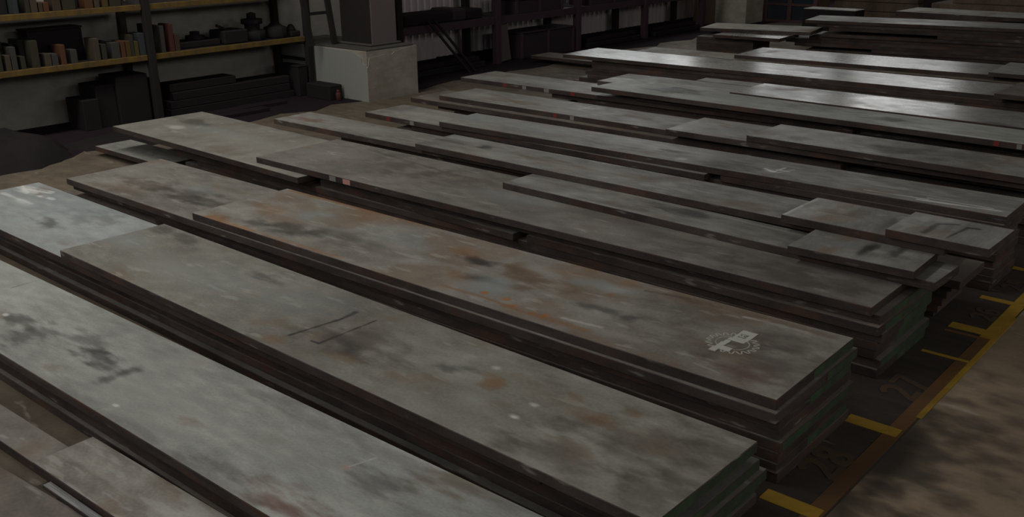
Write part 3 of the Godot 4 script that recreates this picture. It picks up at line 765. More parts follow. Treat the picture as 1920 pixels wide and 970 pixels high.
func plates() -> void:
	hero_skins()
	var p: Node3D
	p = plate(-4.253, -1.487, 0.050, 0.050, -2.20, 4.503, 0.172, "dull", "narrow brownish flat bar under the pale plate in the bottom left corner", 0)
	p = plate(-3.007, -1.557, 0.100, 0.050, -2.23, 2.005, 0.280, "b", "pale scuffed plate end in the bottom left corner, left end uppermost there", 0)
	p = plate(-4.900, -0.930, 0.050, 0.050, -5.60, 3.800, 0.600, "dull2", "brown flat plate lying on the floor at the very bottom left corner", 0)
	p = plate(-2.921, -1.397, 0.070, 0.020, -2.20, 1.842, 0.038, "d", "narrow bluish scraped bar end lying on the floor at bottom left", 0)
	p = plate(-4.655, -2.017, 0.200, 0.050, -0.85, 6.701, 0.653, "S1", "large pale grey plate crossing the bottom left, with dark smudges and reddish stains", 0)
	p = plate(-4.569, -2.018, 0.150, 0.050, -0.86, 6.556, 0.599, "dull2", "dark plate, second in the stack under the large pale front plate with the dark smudges", 0)
	p = plate(-4.679, -2.041, 0.100, 0.050, -0.71, 6.733, 0.620, "dull3", "dark plate, third in the stack under the large pale front plate with the dark smudges", 0)
	p = plate(-4.660, -2.016, 0.050, 0.050, -0.78, 6.746, 0.615, "dull", "dark plate, lowest in the stack under the large pale front plate with the dark smudges", 0)
	p = plate(-3.839, -2.881, 0.300, 0.050, 0.62, 4.604, 0.742, "S2T", "long grey plate with two parallel dark scratches and a green right end", 1)
	end_paint(p, 4.604, 0.742, 0.050, "green", 1.00)
	p = plate(-5.150, -2.923, 0.250, 0.050, 0.02, 6.100, 0.775, "S2b", "bluish grey plate with white paint splashes and two white dots at its left end", 0)
	p = plate(-4.524, -2.947, 0.200, 0.050, 0.39, 5.974, 0.678, "dull3", "dark plate, third in the stack under the scratched plate with a green right end", 1)
	end_paint(p, 5.974, 0.678, 0.050, "green", 1.00)
	p = plate(-4.513, -2.965, 0.150, 0.050, 0.39, 5.996, 0.697, "dull", "dark plate, fourth in the stack under the scratched plate with a green right end", 1)
	end_paint(p, 5.996, 0.697, 0.050, "green", 1.00)
	p = plate(-4.518, -2.950, 0.100, 0.050, 0.23, 5.957, 0.683, "dull2", "dark plate, fifth in the stack under the scratched plate with a green right end", 1)
	end_paint(p, 5.957, 0.683, 0.050, "green", 0.60)
	p = plate(-4.489, -2.919, 0.050, 0.050, 0.29, 5.917, 0.691, "dull3", "dark plate, lowest in the stack under the scratched plate with a green right end", 0)
	p = plate(-3.738, -3.799, 0.400, 0.050, -0.66, 4.355, 0.810, "S3T", "rust-stained steel plate stencilled with a white gear emblem near its right end", 1)
	end_paint(p, 4.355, 0.810, 0.050, "green", 0.55)
	gear_emblem(p, 1.765, 0.006, 0.050)
	p = plate(-4.647, -3.795, 0.350, 0.050, -0.44, 6.207, 0.850, "S3b", "brown-grey plate directly under the rusty gear-emblem plate, its mottled left end bare", 1)
	end_paint(p, 6.207, 0.850, 0.050, "green", 0.40)
	p = plate(-4.649, -3.791, 0.300, 0.050, -0.40, 6.203, 0.754, "dull3", "dark plate, third in the stack under the rusty plate with the gear emblem", 1)
	end_paint(p, 6.203, 0.754, 0.050, "green", 0.60)
	p = plate(-4.024, -3.801, 0.250, 0.050, -0.50, 4.953, 0.758, "dull", "dark plate, fourth in the stack under the rusty plate with the gear emblem", 0)
	p = plate(-4.747, -3.791, 0.200, 0.050, -0.39, 6.439, 0.758, "dull2", "dark plate, fifth in the stack under the rusty plate with the gear emblem", 1)
	end_paint(p, 6.439, 0.758, 0.050, "green", 1.00)
	p = plate(-4.657, -3.776, 0.150, 0.050, -0.47, 6.244, 0.744, "dull3", "dark plate, sixth in the stack under the rusty plate with the gear emblem", 0)
	p = plate(-4.816, -3.776, 0.100, 0.050, -0.33, 6.562, 0.741, "dull", "dark plate, seventh in the stack under the rusty plate with the gear emblem", 1)
	end_paint(p, 6.562, 0.741, 0.050, "green", 0.60)
	p = plate(-4.743, -3.788, 0.050, 0.050, -0.37, 6.423, 0.751, "dull2", "dark plate, lowest in the stack under the rusty plate with the gear emblem", 0)
	p = plate(-4.312, -5.084, 0.400, 0.050, -0.13, 5.327, 0.888, "T4", "long brown-grey plate topping the stack with many green ends", 1)
	end_paint(p, 5.327, 0.888, 0.050, "dark", 1.00)
	side_mark(p, 0.888, 0.050, -1.520, -1.434, "pink")
	side_mark(p, 0.888, 0.050, -1.685, -1.608, "pale")
	p = plate(-7.854, -5.091, 0.350, 0.050, 1.76, 3.181, 1.010, "T4b", "beige-grey plate end at far left under the long brown-grey plate, beside the racks", 0)
	p = plate(-3.604, -5.102, 0.350, 0.050, 0.44, 3.995, 0.800, "dull", "dark plate, second in the green-ended stack, right half under the long brown-grey plate", 1)
	end_paint(p, 3.995, 0.800, 0.050, "green", 0.80)
	p = plate(-2.791, -5.045, 0.300, 0.050, 0.89, 2.394, 0.760, "dull2", "dark plate, third in the green-ended stack, with its square left end exposed mid-picture", 1)
	end_paint(p, 2.394, 0.760, 0.050, "green", 0.90)
	p = plate(-5.149, -4.961, 0.300, 0.050, 2.20, 2.161, 0.550, "dull3", "dark short plate, third in the green-ended stack, left of the exposed square end", 0)
	p = plate(-7.660, -5.125, 0.300, 0.050, 1.50, 2.680, 0.850, "dull", "dark plate under the beige-grey far left plate end, third in the green-ended stack", 0)
	p = plate(-4.971, -5.050, 0.250, 0.050, -0.08, 6.759, 0.734, "dull", "dark plate, fourth in the stack with green ends topped by the long brown-grey plate", 1)
	end_paint(p, 6.759, 0.734, 0.050, "green", 0.60)
	p = plate(-4.817, -5.050, 0.200, 0.050, 0.11, 6.418, 0.724, "dull2", "dark plate, fifth in the stack with green ends topped by the long brown-grey plate", 1)
	end_paint(p, 6.418, 0.724, 0.050, "green", 0.60)
	p = plate(-4.934, -5.056, 0.150, 0.050, 0.10, 6.630, 0.729, "dull3", "dark plate, sixth in the stack with green ends topped by the long brown-grey plate", 1)
	end_paint(p, 6.630, 0.729, 0.050, "green", 0.60)
	p = plate(-4.939, -5.064, 0.100, 0.050, -0.08, 6.695, 0.735, "dull", "dark plate, seventh in the stack with green ends topped by the long brown-grey plate", 1)
	end_paint(p, 6.695, 0.735, 0.050, "green", 1.00)
	p = plate(-5.004, -5.038, 0.050, 0.050, 0.01, 6.818, 0.714, "dull2", "dark plate, lowest in the stack with green ends topped by the long brown-grey plate", 1)
	end_paint(p, 6.818, 0.714, 0.050, "green", 0.60)
	p = plate(-3.060, -5.306, 0.450, 0.050, 2.02, 3.168, 0.359, "M", "slender dark plate lying on the back half of the long brown-grey plate", 0)
	p = plate(-1.948, -5.222, 0.500, 0.045, -1.50, 0.717, 0.395, "E", "short grey plate with two dark smears on the slender dark plate", 0)
	p = plate(-4.328, -5.912, 0.050, 0.050, 0.00, 5.343, 0.390, "pale", "pale floor-level plate end peeping out between the green ends and yellow lines", 0)
	p = plate(-3.998, -5.810, 0.300, 0.050, 0.00, 5.003, 0.445, "dull", "brownish lower plate with its bare right corner out under the two short thick plates", 0)
	p = plate(-4.410, -5.880, 0.100, 0.050, 0.00, 5.580, 0.440, "dull", "dark steel plate, second up from the floor under the two short thick plates", 0)
	p = plate(-4.300, -5.880, 0.150, 0.050, 0.00, 5.400, 0.440, "dull2", "dark steel plate, third up from the floor under the two short thick plates", 0)
	p = plate(-4.190, -5.880, 0.200, 0.050, 0.00, 5.220, 0.440, "dull3", "dark steel plate, fourth up from the floor under the two short thick plates", 0)
	p = plate(-4.080, -5.880, 0.250, 0.050, 0.00, 5.040, 0.440, "dull", "dark steel plate, fifth up from the floor under the two short thick plates", 0)
	p = plate(-4.325, -5.870, 0.350, 0.050, 0.00, 5.150, 0.420, "dull3", "dark steel plate just above the brownish lower plate with a bare right corner", 0)
	p = plate(-4.400, -5.870, 0.400, 0.050, 0.00, 5.400, 0.420, "dull2", "dark steel plate two below the pale dusty middle plate, at mid-depth", 0)
	p = plate(-5.016, -5.821, 0.450, 0.050, -0.31, 6.029, 0.448, "Y", "dull beige plate end nearest the white plinth, under the pale dusty middle plate", 0)
	p = plate(-3.949, -5.739, 0.500, 0.050, 0.85, 4.006, 0.471, "K", "pale dusty plate at mid-depth, running under the short thick plates at right", 0)
	p = plate(-2.041, -5.648, 0.550, 0.050, 0.68, 0.987, 0.504, "G", "thick brown-grey short plate with white scribbles at its left corner", 0)
	p = plate(-1.592, -5.580, 0.600, 0.050, 1.00, 0.563, 0.449, "F", "smallest thick plate with two curved dark smears, topmost of the right-hand pile", 0)
	p = plate(-5.582, -6.603, 0.450, 0.050, 1.00, 3.974, 0.540, "R", "whitish-dusted plate end with a red side mark, just right of the white plinth", 1)
	side_mark(p, 0.540, 0.050, -1.664, -1.601, "red")
	side_mark(p, 0.540, 0.050, -1.312, -1.255, "pale")
	p = plate(-3.981, -6.609, 0.500, 0.050, -0.71, 4.958, 0.520, "Q", "long dark plate with white chalk scrawl and a bright scratch along its near edge", 0)
	p = plate(-4.211, -6.627, 0.400, 0.050, -0.05, 5.386, 0.496, "dull3", "dark plate, third in the stack under the long plate with white chalk scrawl", 0)
	p = plate(-4.328, -6.617, 0.350, 0.050, 0.10, 5.587, 0.480, "dull", "dark plate, fourth in the stack under the long plate with white chalk scrawl", 0)
	p = plate(-4.216, -6.613, 0.300, 0.050, -0.04, 5.388, 0.496, "dull2", "dark plate, fifth in the stack under the long plate with white chalk scrawl", 0)
	p = plate(-4.234, -6.605, 0.250, 0.050, 0.05, 5.433, 0.485, "dull3", "dark plate, sixth in the stack under the long plate with white chalk scrawl", 0)
	p = plate(-4.340, -6.616, 0.200, 0.050, -0.07, 5.614, 0.476, "dull", "dark plate, seventh in the stack under the long plate with white chalk scrawl", 0)
	p = plate(-4.279, -6.599, 0.150, 0.050, -0.03, 5.524, 0.480, "dull2", "dark plate, eighth in the stack under the long plate with white chalk scrawl", 0)
	p = plate(-4.161, -6.598, 0.100, 0.050, 0.05, 5.298, 0.481, "dull3", "dark plate, ninth in the stack under the long plate with white chalk scrawl", 0)
	p = plate(-4.133, -6.602, 0.050, 0.050, 0.05, 5.210, 0.485, "dull", "dark plate, lowest in the stack under the long plate with white chalk scrawl", 0)
	p = plate(-2.500, -6.610, 0.450, 0.050, 0.00, 2.000, 0.500, "dull2", "short dark plate at right, directly under the plate with white chalk scrawl", 0)
	p = plate(-5.513, -7.713, 0.400, 0.050, 0.40, 5.031, 0.603, "dull2", "brownish plate corner touching the foot of the white plinth's right side", 0)
	p = plate(-5.231, -7.799, 0.450, 0.050, 0.44, 4.868, 0.600, "W", "tan plate with whitish scuffs, second row beyond the chalk-scrawled plate", 1)
	side_mark(p, 0.600, 0.050, -0.802, -0.757, "red")
	side_mark(p, 0.600, 0.050, -0.590, -0.541, "pale")
	p = plate(-4.646, -7.796, 0.350, 0.050, 0.01, 6.092, 0.551, "dull3", "dark plate, third in the stack under the tan plate with whitish scuffs", 0)
	p = plate(-4.523, -7.790, 0.300, 0.050, 0.02, 5.820, 0.565, "dull", "dark plate, fourth in the stack under the tan plate with whitish scuffs", 0)
	p = plate(-4.593, -7.793, 0.250, 0.050, -0.06, 5.989, 0.568, "dull2", "dark plate, fifth in the stack under the tan plate with whitish scuffs", 0)
	p = plate(-4.561, -7.782, 0.200, 0.050, 0.11, 5.905, 0.572, "dull3", "dark plate, sixth in the stack under the tan plate with whitish scuffs", 0)
	p = plate(-4.617, -7.796, 0.150, 0.050, -0.06, 6.022, 0.551, "dull", "dark plate, seventh in the stack under the tan plate with whitish scuffs", 0)
	p = plate(-4.681, -7.791, 0.100, 0.050, -0.07, 6.173, 0.552, "dull2", "dark plate, eighth in the stack under the tan plate with whitish scuffs", 0)
	p = plate(-4.599, -7.789, 0.050, 0.050, -0.00, 6.001, 0.558, "dull3", "dark plate, lowest in the stack under the tan plate with whitish scuffs", 0)
	p = plate(-2.150, -7.740, 0.450, 0.050, 0.00, 1.200, 0.580, "dull", "dark plate at the frame's right edge, second down under the torch-cut-ended plate", 0)
	p = plate(-3.102, -7.658, 0.500, 0.050, 0.00, 3.005, 0.666, "Z1", "grey plate with a ragged torch-cut left end, over the tan scuffed plate", 0)
	p = plate(-2.696, -7.594, 0.550, 0.050, 1.37, 2.207, 0.601, "Z2", "mottled dark grey plate lying over the torch-cut-ended grey plate at right", 0)
	p = plate(-5.883, -8.893, 0.450, 0.050, 0.30, 4.970, 0.633, "P1", "tan-dusted plate end with red and white side marks, right of the dark plinth gap", 1)
	side_mark(p, 0.633, 0.050, -1.784, -1.734, "red")
	side_mark(p, 0.633, 0.050, -1.483, -1.424, "pale")
	side_mark(p, 0.633, 0.050, -1.155, -1.082, "pale")
	side_mark(p, 0.633, 0.050, -0.768, -0.711, "red")
	p = plate(-3.895, -8.709, 0.550, 0.050, 1.90, 4.812, 0.570, "U1", "greenish grey plate with a ragged cut left end and bright right near edge", 1)
	side_mark(p, 0.570, 0.050, 1.751, 1.796, "red")
	side_mark(p, 0.570, 0.050, 1.929, 1.967, "pale")
	p = plate(-4.100, -9.501, 0.500, 0.050, -1.00, 5.190, 0.657, "pale", "flat grey plate peeping out behind the ragged-ended greenish plate", 0)
	p = plate(-3.220, -9.415, 0.550, 0.050, 1.70, 3.463, 0.726, "U4", "shiny glaring plate behind the greenish plate, with dark cut marks at its left", 0)
	p = plate(-4.401, -9.969, 0.500, 0.050, -1.00, 2.799, 0.250, "pale", "small bright plate corner behind the shiny glaring plate's left end", 0)
	p = plate(-3.625, -8.810, 0.500, 0.050, 0.00, 4.250, 0.520, "dull2", "dark plate with its left end tucked right under the ragged cut greenish plate", 0)
	p = plate(-2.425, -8.920, 0.450, 0.050, 0.00, 1.850, 0.600, "dull", "dark plate at right, second below the ragged cut greenish plate", 0)
	p = plate(-4.050, -9.650, 0.450, 0.050, 0.00, 5.100, 0.700, "dull3", "dark plate under the flat grey plate that peeps out behind the greenish one", 0)
	p = plate(-4.221, -9.303, 0.400, 0.050, -0.04, 5.456, 1.376, "dull3", "dark plate, third in the stack under the greenish grey plate with ragged cut end", 0)
	p = plate(-4.043, -9.302, 0.350, 0.050, -0.11, 5.079, 1.370, "dull", "dark plate, fourth in the stack under the greenish grey plate with ragged cut end", 0)
	p = plate(-4.169, -9.295, 0.300, 0.050, -0.06, 5.344, 1.397, "dull2", "dark plate, fifth in the stack under the greenish grey plate with ragged cut end", 0)
	p = plate(-4.050, -9.291, 0.250, 0.050, 0.07, 5.078, 1.382, "dull3", "dark plate, sixth in the stack under the greenish grey plate with ragged cut end", 0)
	p = plate(-4.118, -9.316, 0.200, 0.050, 0.08, 5.237, 1.393, "dull", "dark plate, seventh in the stack under the greenish grey plate with ragged cut end", 0)
	p = plate(-4.172, -9.310, 0.150, 0.050, -0.02, 5.369, 1.396, "dull2", "dark plate, eighth in the stack under the greenish grey plate with ragged cut end", 0)
	p = plate(-4.191, -9.303, 0.100, 0.050, -0.11, 5.357, 1.377, "dull3", "dark plate, ninth in the stack under the greenish grey plate with ragged cut end", 0)
	p = plate(-4.171, -9.317, 0.050, 0.050, -0.09, 5.316, 1.398, "dull", "dark plate, lowest in the stack under the greenish grey plate with ragged cut end", 0)
	p = plate(-4.925, -11.186, 0.500, 0.050, -1.29, 7.032, 0.837, "L8", "long shiny plate far back, with dark water-like stains, farthest left end", 0)
	p = plate(-4.693, -11.148, 0.450, 0.050, -0.12, 6.564, 0.774, "dull2", "dark plate, second in the stack under the long shiny plate with dark water stains", 0)
	p = plate(-4.690, -11.147, 0.400, 0.050, -0.06, 6.590, 0.764, "dull3", "dark plate, third in the stack under the long shiny plate with dark water stains", 0)
	p = plate(-4.694, -11.136, 0.350, 0.050, -0.02, 6.563, 0.756, "dull", "dark plate, fourth in the stack under the long shiny plate with dark water stains", 0)
	p = plate(-4.751, -11.145, 0.300, 0.050, -0.03, 6.685, 0.763, "dull2", "dark plate, fifth in the stack under the long shiny plate with dark water stains", 0)
	p = plate(-4.730, -11.137, 0.250, 0.050, -0.03, 6.651, 0.752, "dull3", "dark plate, sixth in the stack under the long shiny plate with dark water stains", 0)
	p = plate(-4.799, -11.140, 0.200, 0.050, 0.07, 6.801, 0.767, "dull", "dark plate, seventh in the stack under the long shiny plate with dark water stains", 0)
	p = plate(-4.840, -11.148, 0.150, 0.050, -0.09, 6.903, 0.779, "dull2", "dark plate, eighth in the stack under the long shiny plate with dark water stains", 0)
	p = plate(-4.807, -11.126, 0.100, 0.050, 0.00, 6.813, 0.754, "dull3", "dark plate, ninth in the stack under the long shiny plate with dark water stains", 0)
	p = plate(-4.835, -11.148, 0.050, 0.050, -0.12, 6.887, 0.774, "dull", "dark plate, lowest in the stack under the long shiny plate with dark water stains", 0)
	p = plate(-1.997, -11.073, 0.550, 0.050, 0.50, 1.602, 0.891, "dull2", "brown plate corner at the right edge, on the end of the long shiny plate", 0)
	p = plate(-4.876, -12.582, 0.400, 0.050, -2.00, 6.738, 0.553, "tan", "dull tan plate behind the long shiny water-stained plate", 0)
	p = plate(-4.121, -12.967, 0.450, 0.050, -3.50, 5.193, 0.962, "L8", "glossy pale plate second-farthest row, next to the dull tan plate", 0)
	p = plate(-2.299, -12.925, 0.500, 0.050, -2.00, 2.165, 1.001, "pale", "grey plate corner at the right edge, over the glossy pale plate", 0)
	p = plate(-4.734, -12.487, 0.350, 0.050, -2.07, 6.477, 0.840, "dull2", "dark plate, second in the stack under the glossy pale plate in the far rows", 0)
	p = plate(-4.972, -12.481, 0.300, 0.050, -1.92, 6.920, 0.825, "dull3", "dark plate, third in the stack under the glossy pale plate in the far rows", 0)
	p = plate(-4.776, -12.481, 0.250, 0.050, -1.90, 6.523, 0.822, "dull", "dark plate, fourth in the stack under the glossy pale plate in the far rows", 0)
	p = plate(-4.965, -12.480, 0.200, 0.050, -1.98, 6.954, 0.828, "dull2", "dark plate, fifth in the stack under the glossy pale plate in the far rows", 0)
	p = plate(-4.733, -12.476, 0.150, 0.050, -2.05, 6.459, 0.837, "dull3", "dark plate, sixth in the stack under the glossy pale plate in the far rows", 0)
	p = plate(-4.726, -12.492, 0.100, 0.050, -1.96, 6.457, 0.844, "dull", "dark plate, seventh in the stack under the glossy pale plate in the far rows", 0)
	p = plate(-4.815, -12.482, 0.050, 0.050, -2.10, 6.616, 0.835, "dull2", "dark plate, lowest in the stack under the glossy pale plate in the far rows", 0)
	p = plate(-7.588, -14.843, 0.550, 0.050, -12.00, 1.783, 0.850, "tan", "short tan plate far back, topmost before the dark plate wall, with a pointed left corner", 0)
	p = plate(-7.410, -14.335, 0.500, 0.050, -4.00, 1.102, 0.800, "L8", "bright white-glinting plate directly beneath the short tan far plate", 0)
	p = plate(-7.825, -14.375, 0.450, 0.050, -7.00, 0.950, 0.750, "dull3", "black plate end, second below the short tan far plate", 0)
	p = plate(-7.825, -14.375, 0.400, 0.050, -7.00, 0.950, 0.750, "dull3", "black plate end, third below the short tan far plate", 0)
	p = plate(-7.825, -14.375, 0.350, 0.050, -7.00, 0.950, 0.750, "dull3", "black plate end, fourth below the short tan far plate", 0)
	p = plate(-7.825, -14.375, 0.300, 0.050, -7.00, 0.950, 0.750, "dull3", "black plate end, fifth below the short tan far plate", 0)
	p = plate(-7.825, -14.375, 0.250, 0.050, -7.00, 0.950, 0.750, "dull3", "black plate end, sixth below the short tan far plate", 0)
	p = plate(-7.825, -14.375, 0.200, 0.050, -7.00, 0.950, 0.750, "dull3", "black plate end, seventh below the short tan far plate", 0)
	p = plate(-7.825, -14.375, 0.150, 0.050, -7.00, 0.950, 0.750, "dull3", "black plate end, eighth below the short tan far plate", 0)
	p = plate(-7.825, -14.375, 0.100, 0.050, -7.00, 0.950, 0.750, "dull3", "black plate end, ninth below the short tan far plate", 0)
	p = plate(-7.825, -14.375, 0.050, 0.050, -7.00, 0.950, 0.750, "dull3", "black plate end, tenth below the short tan far plate", 0)
	p = plate(-4.261, -15.788, 0.700, 0.050, -9.00, 5.456, 0.855, "L10", "long grey plate topping the far dark plate wall, near the frame top", 0)
	p = plate(-4.100, -15.816, 0.650, 0.050, -9.00, 5.400, 0.820, "dull3", "dark plate, second down in the far plate wall topped by the long grey plate", 0)
	p = plate(-4.000, -15.802, 0.600, 0.050, -9.00, 5.200, 0.820, "rusty", "dark plate, third down in the far plate wall topped by the long grey plate", 0)
	p = plate(-3.200, -15.898, 0.550, 0.050, -9.00, 3.600, 0.820, "dull3", "dark plate, fourth down in the far plate wall topped by the long grey plate", 0)
	p = plate(-4.050, -15.774, 0.500, 0.050, -9.00, 5.300, 0.820, "rusty", "dark plate, fifth down in the far plate wall topped by the long grey plate", 0)
	p = plate(-4.150, -15.788, 0.450, 0.050, -9.00, 5.500, 0.820, "dull3", "dark plate, sixth down in the far plate wall topped by the long grey plate", 0)
	p = plate(-4.325, -15.720, 0.400, 0.050, -9.00, 5.850, 0.820, "rusty", "dark plate, seventh down in the far plate wall topped by the long grey plate", 0)
	p = plate(-4.250, -15.722, 0.350, 0.050, -9.00, 5.700, 0.820, "dull3", "dark plate, eighth down in the far plate wall topped by the long grey plate", 0)
	p = plate(-3.650, -15.787, 0.300, 0.050, -9.00, 4.500, 0.820, "rusty", "dark plate, ninth down in the far plate wall topped by the long grey plate", 0)
	p = plate(-4.150, -15.728, 0.250, 0.050, -9.00, 5.500, 0.820, "dull3", "dark plate, tenth down in the far plate wall topped by the long grey plate", 0)
	p = plate(-4.200, -15.760, 0.200, 0.050, -9.00, 5.600, 0.820, "rusty", "dark plate, eleventh down in the far plate wall topped by the long grey plate", 0)
	p = plate(-3.900, -15.777, 0.150, 0.050, -9.00, 5.000, 0.820, "dull3", "dark plate, twelfth down in the far plate wall topped by the long grey plate", 0)
	p = plate(-4.250, -15.762, 0.100, 0.050, -9.00, 5.700, 0.820, "rusty", "dark plate, penultimate down in the far plate wall topped by the long grey plate", 0)
	p = plate(-4.150, -15.758, 0.050, 0.050, -9.00, 5.500, 0.820, "dull3", "dark plate, lowest down in the far plate wall topped by the long grey plate", 0)
	p = plate(-3.862, -17.453, 0.700, 0.090, 3.00, 4.778, 0.919, "tan", "far brownish plate at the frame's top right, behind the long grey plate", 0)
	p = plate(-3.054, -16.752, 0.760, 0.060, -1.00, 3.096, 0.700, "pale", "pale plate corner at the top right edge, over the far brownish plate", 0)
	p = plate(-3.700, -17.275, 0.610, 0.100, 1.00, 4.600, 0.750, "rusty", "thick dark slab, topmost under the far brownish top right plate", 0)
	p = plate(-3.700, -17.275, 0.510, 0.100, 1.00, 4.600, 0.750, "rusty", "thick dark slab, second under the far brownish top right plate", 0)
	p = plate(-3.700, -17.275, 0.410, 0.100, 1.00, 4.600, 0.750, "rusty", "thick dark slab, third under the far brownish top right plate", 0)
	p = plate(-3.700, -17.275, 0.310, 0.100, 1.00, 4.600, 0.750, "rusty", "thick dark slab, fourth under the far brownish top right plate", 0)
	p = plate(-3.700, -17.275, 0.210, 0.100, 1.00, 4.600, 0.750, "rusty", "thick dark slab, fifth under the far brownish top right plate", 0)
	p = plate(-3.700, -17.275, 0.110, 0.110, 1.00, 4.600, 0.750, "rusty", "thick dark slab, sixth under the far brownish top right plate", 0)
	p = plate(-9.162, -4.795, 0.100, 0.050, 0.00, 1.323, 0.401, "pale", "low pale plate end on the floor below the beige-grey far left plate", 0)
	p = plate(-9.494, -12.759, 0.120, 0.050, -1.00, 2.080, 0.500, "dull2", "thin bright-edged plate on the floor left of the long shiny plate", 0)


# ==================================================================== painted lines and bay numbers on the floor
func floor_marks() -> void:
	var f := get_node("floor")
	var y := 0.0
	for s in [[-0.5, -4.35, 0], [-4.35, -5.55, 0], [-5.55, -6.2, 1], [-6.2, -9.0, 1]]:
		put("painted_line", strip_mesh(Vector3(0.075, 0.0025, s[0] - s[1])), M.line if s[2] else M.lineworn, f, Vector3(-1.315, y, (s[0] + s[1]) / 2))
	put("painted_line", strip_mesh(Vector3(0.03, 0.0028, 1.6)), M.line, f, Vector3(-1.275, y, -5.2))
	for s in [[-3.335, 0.085, 1], [-4.19, 0.085, 1], [-5.195, 0.03, 1], [-5.565, 0.03, 0], [-5.665, 0.09, 1], [-6.235, 0.06, 1], [-6.93, 0.06, 1], [-7.7, 0.06, 1], [-2.5, 0.08, 1]]:
		put("painted_tick", strip_mesh(Vector3(0.25, 0.003, s[1])), M.line if s[2] else M.lineworn, f, Vector3(-1.415, y, s[0]))
	var k := 0
	for n in [["28", -3.74], ["27", -4.68], ["26", -5.95], ["25", -6.58]]:
		var t := TextMesh.new()
		t.text = n[0]
		t.font = SystemFont.new()
		t.font.font_names = PackedStringArray(["Droid Sans"])
		t.font.font_weight = 700
		t.font_size = 64
		t.pixel_size = 0.0040 if k < 2 else 0.0030
		t.depth = 0.003
		var o := put("painted_number", t, M.number, f, Vector3(-1.44 if k < 2 else -1.425, 0.0016, n[1]), Vector3(-PI / 2, PI / 2, 0))
		o.rotation = Vector3(-PI / 2, PI / 2, 0)
		k += 1


func strip_mesh(s: Vector3) -> ArrayMesh:
	var st := begin()
	add_bevel(st, Vector3(-s.x / 2, 0, -s.z / 2), Vector3(s.x / 2, s.y, s.z / 2), 0.0008, 0, func(p: Vector3) -> Vector2: return Vector2((p.x + p.z) / 2.0, p.x + p.z * 0.2))
	return st.commit()


# ==================================================================== goods on and under the yellow rack
func steel_block(x: float, y: float, z: float, w: float, h: float, c: String, label: String, shelf: String) -> void:
	var d := 0.2 + 0.05 * fmod(z * 7.0 + 100.0, 1.0)
	var o := put("steel_block", block(Vector3(d, h, w), 0.003), M["k_" + c], self, Vector3(x - d / 2, y, z))
	tag(o, label, "steel block", "upright steel blocks on the %s yellow shelf" % shelf)


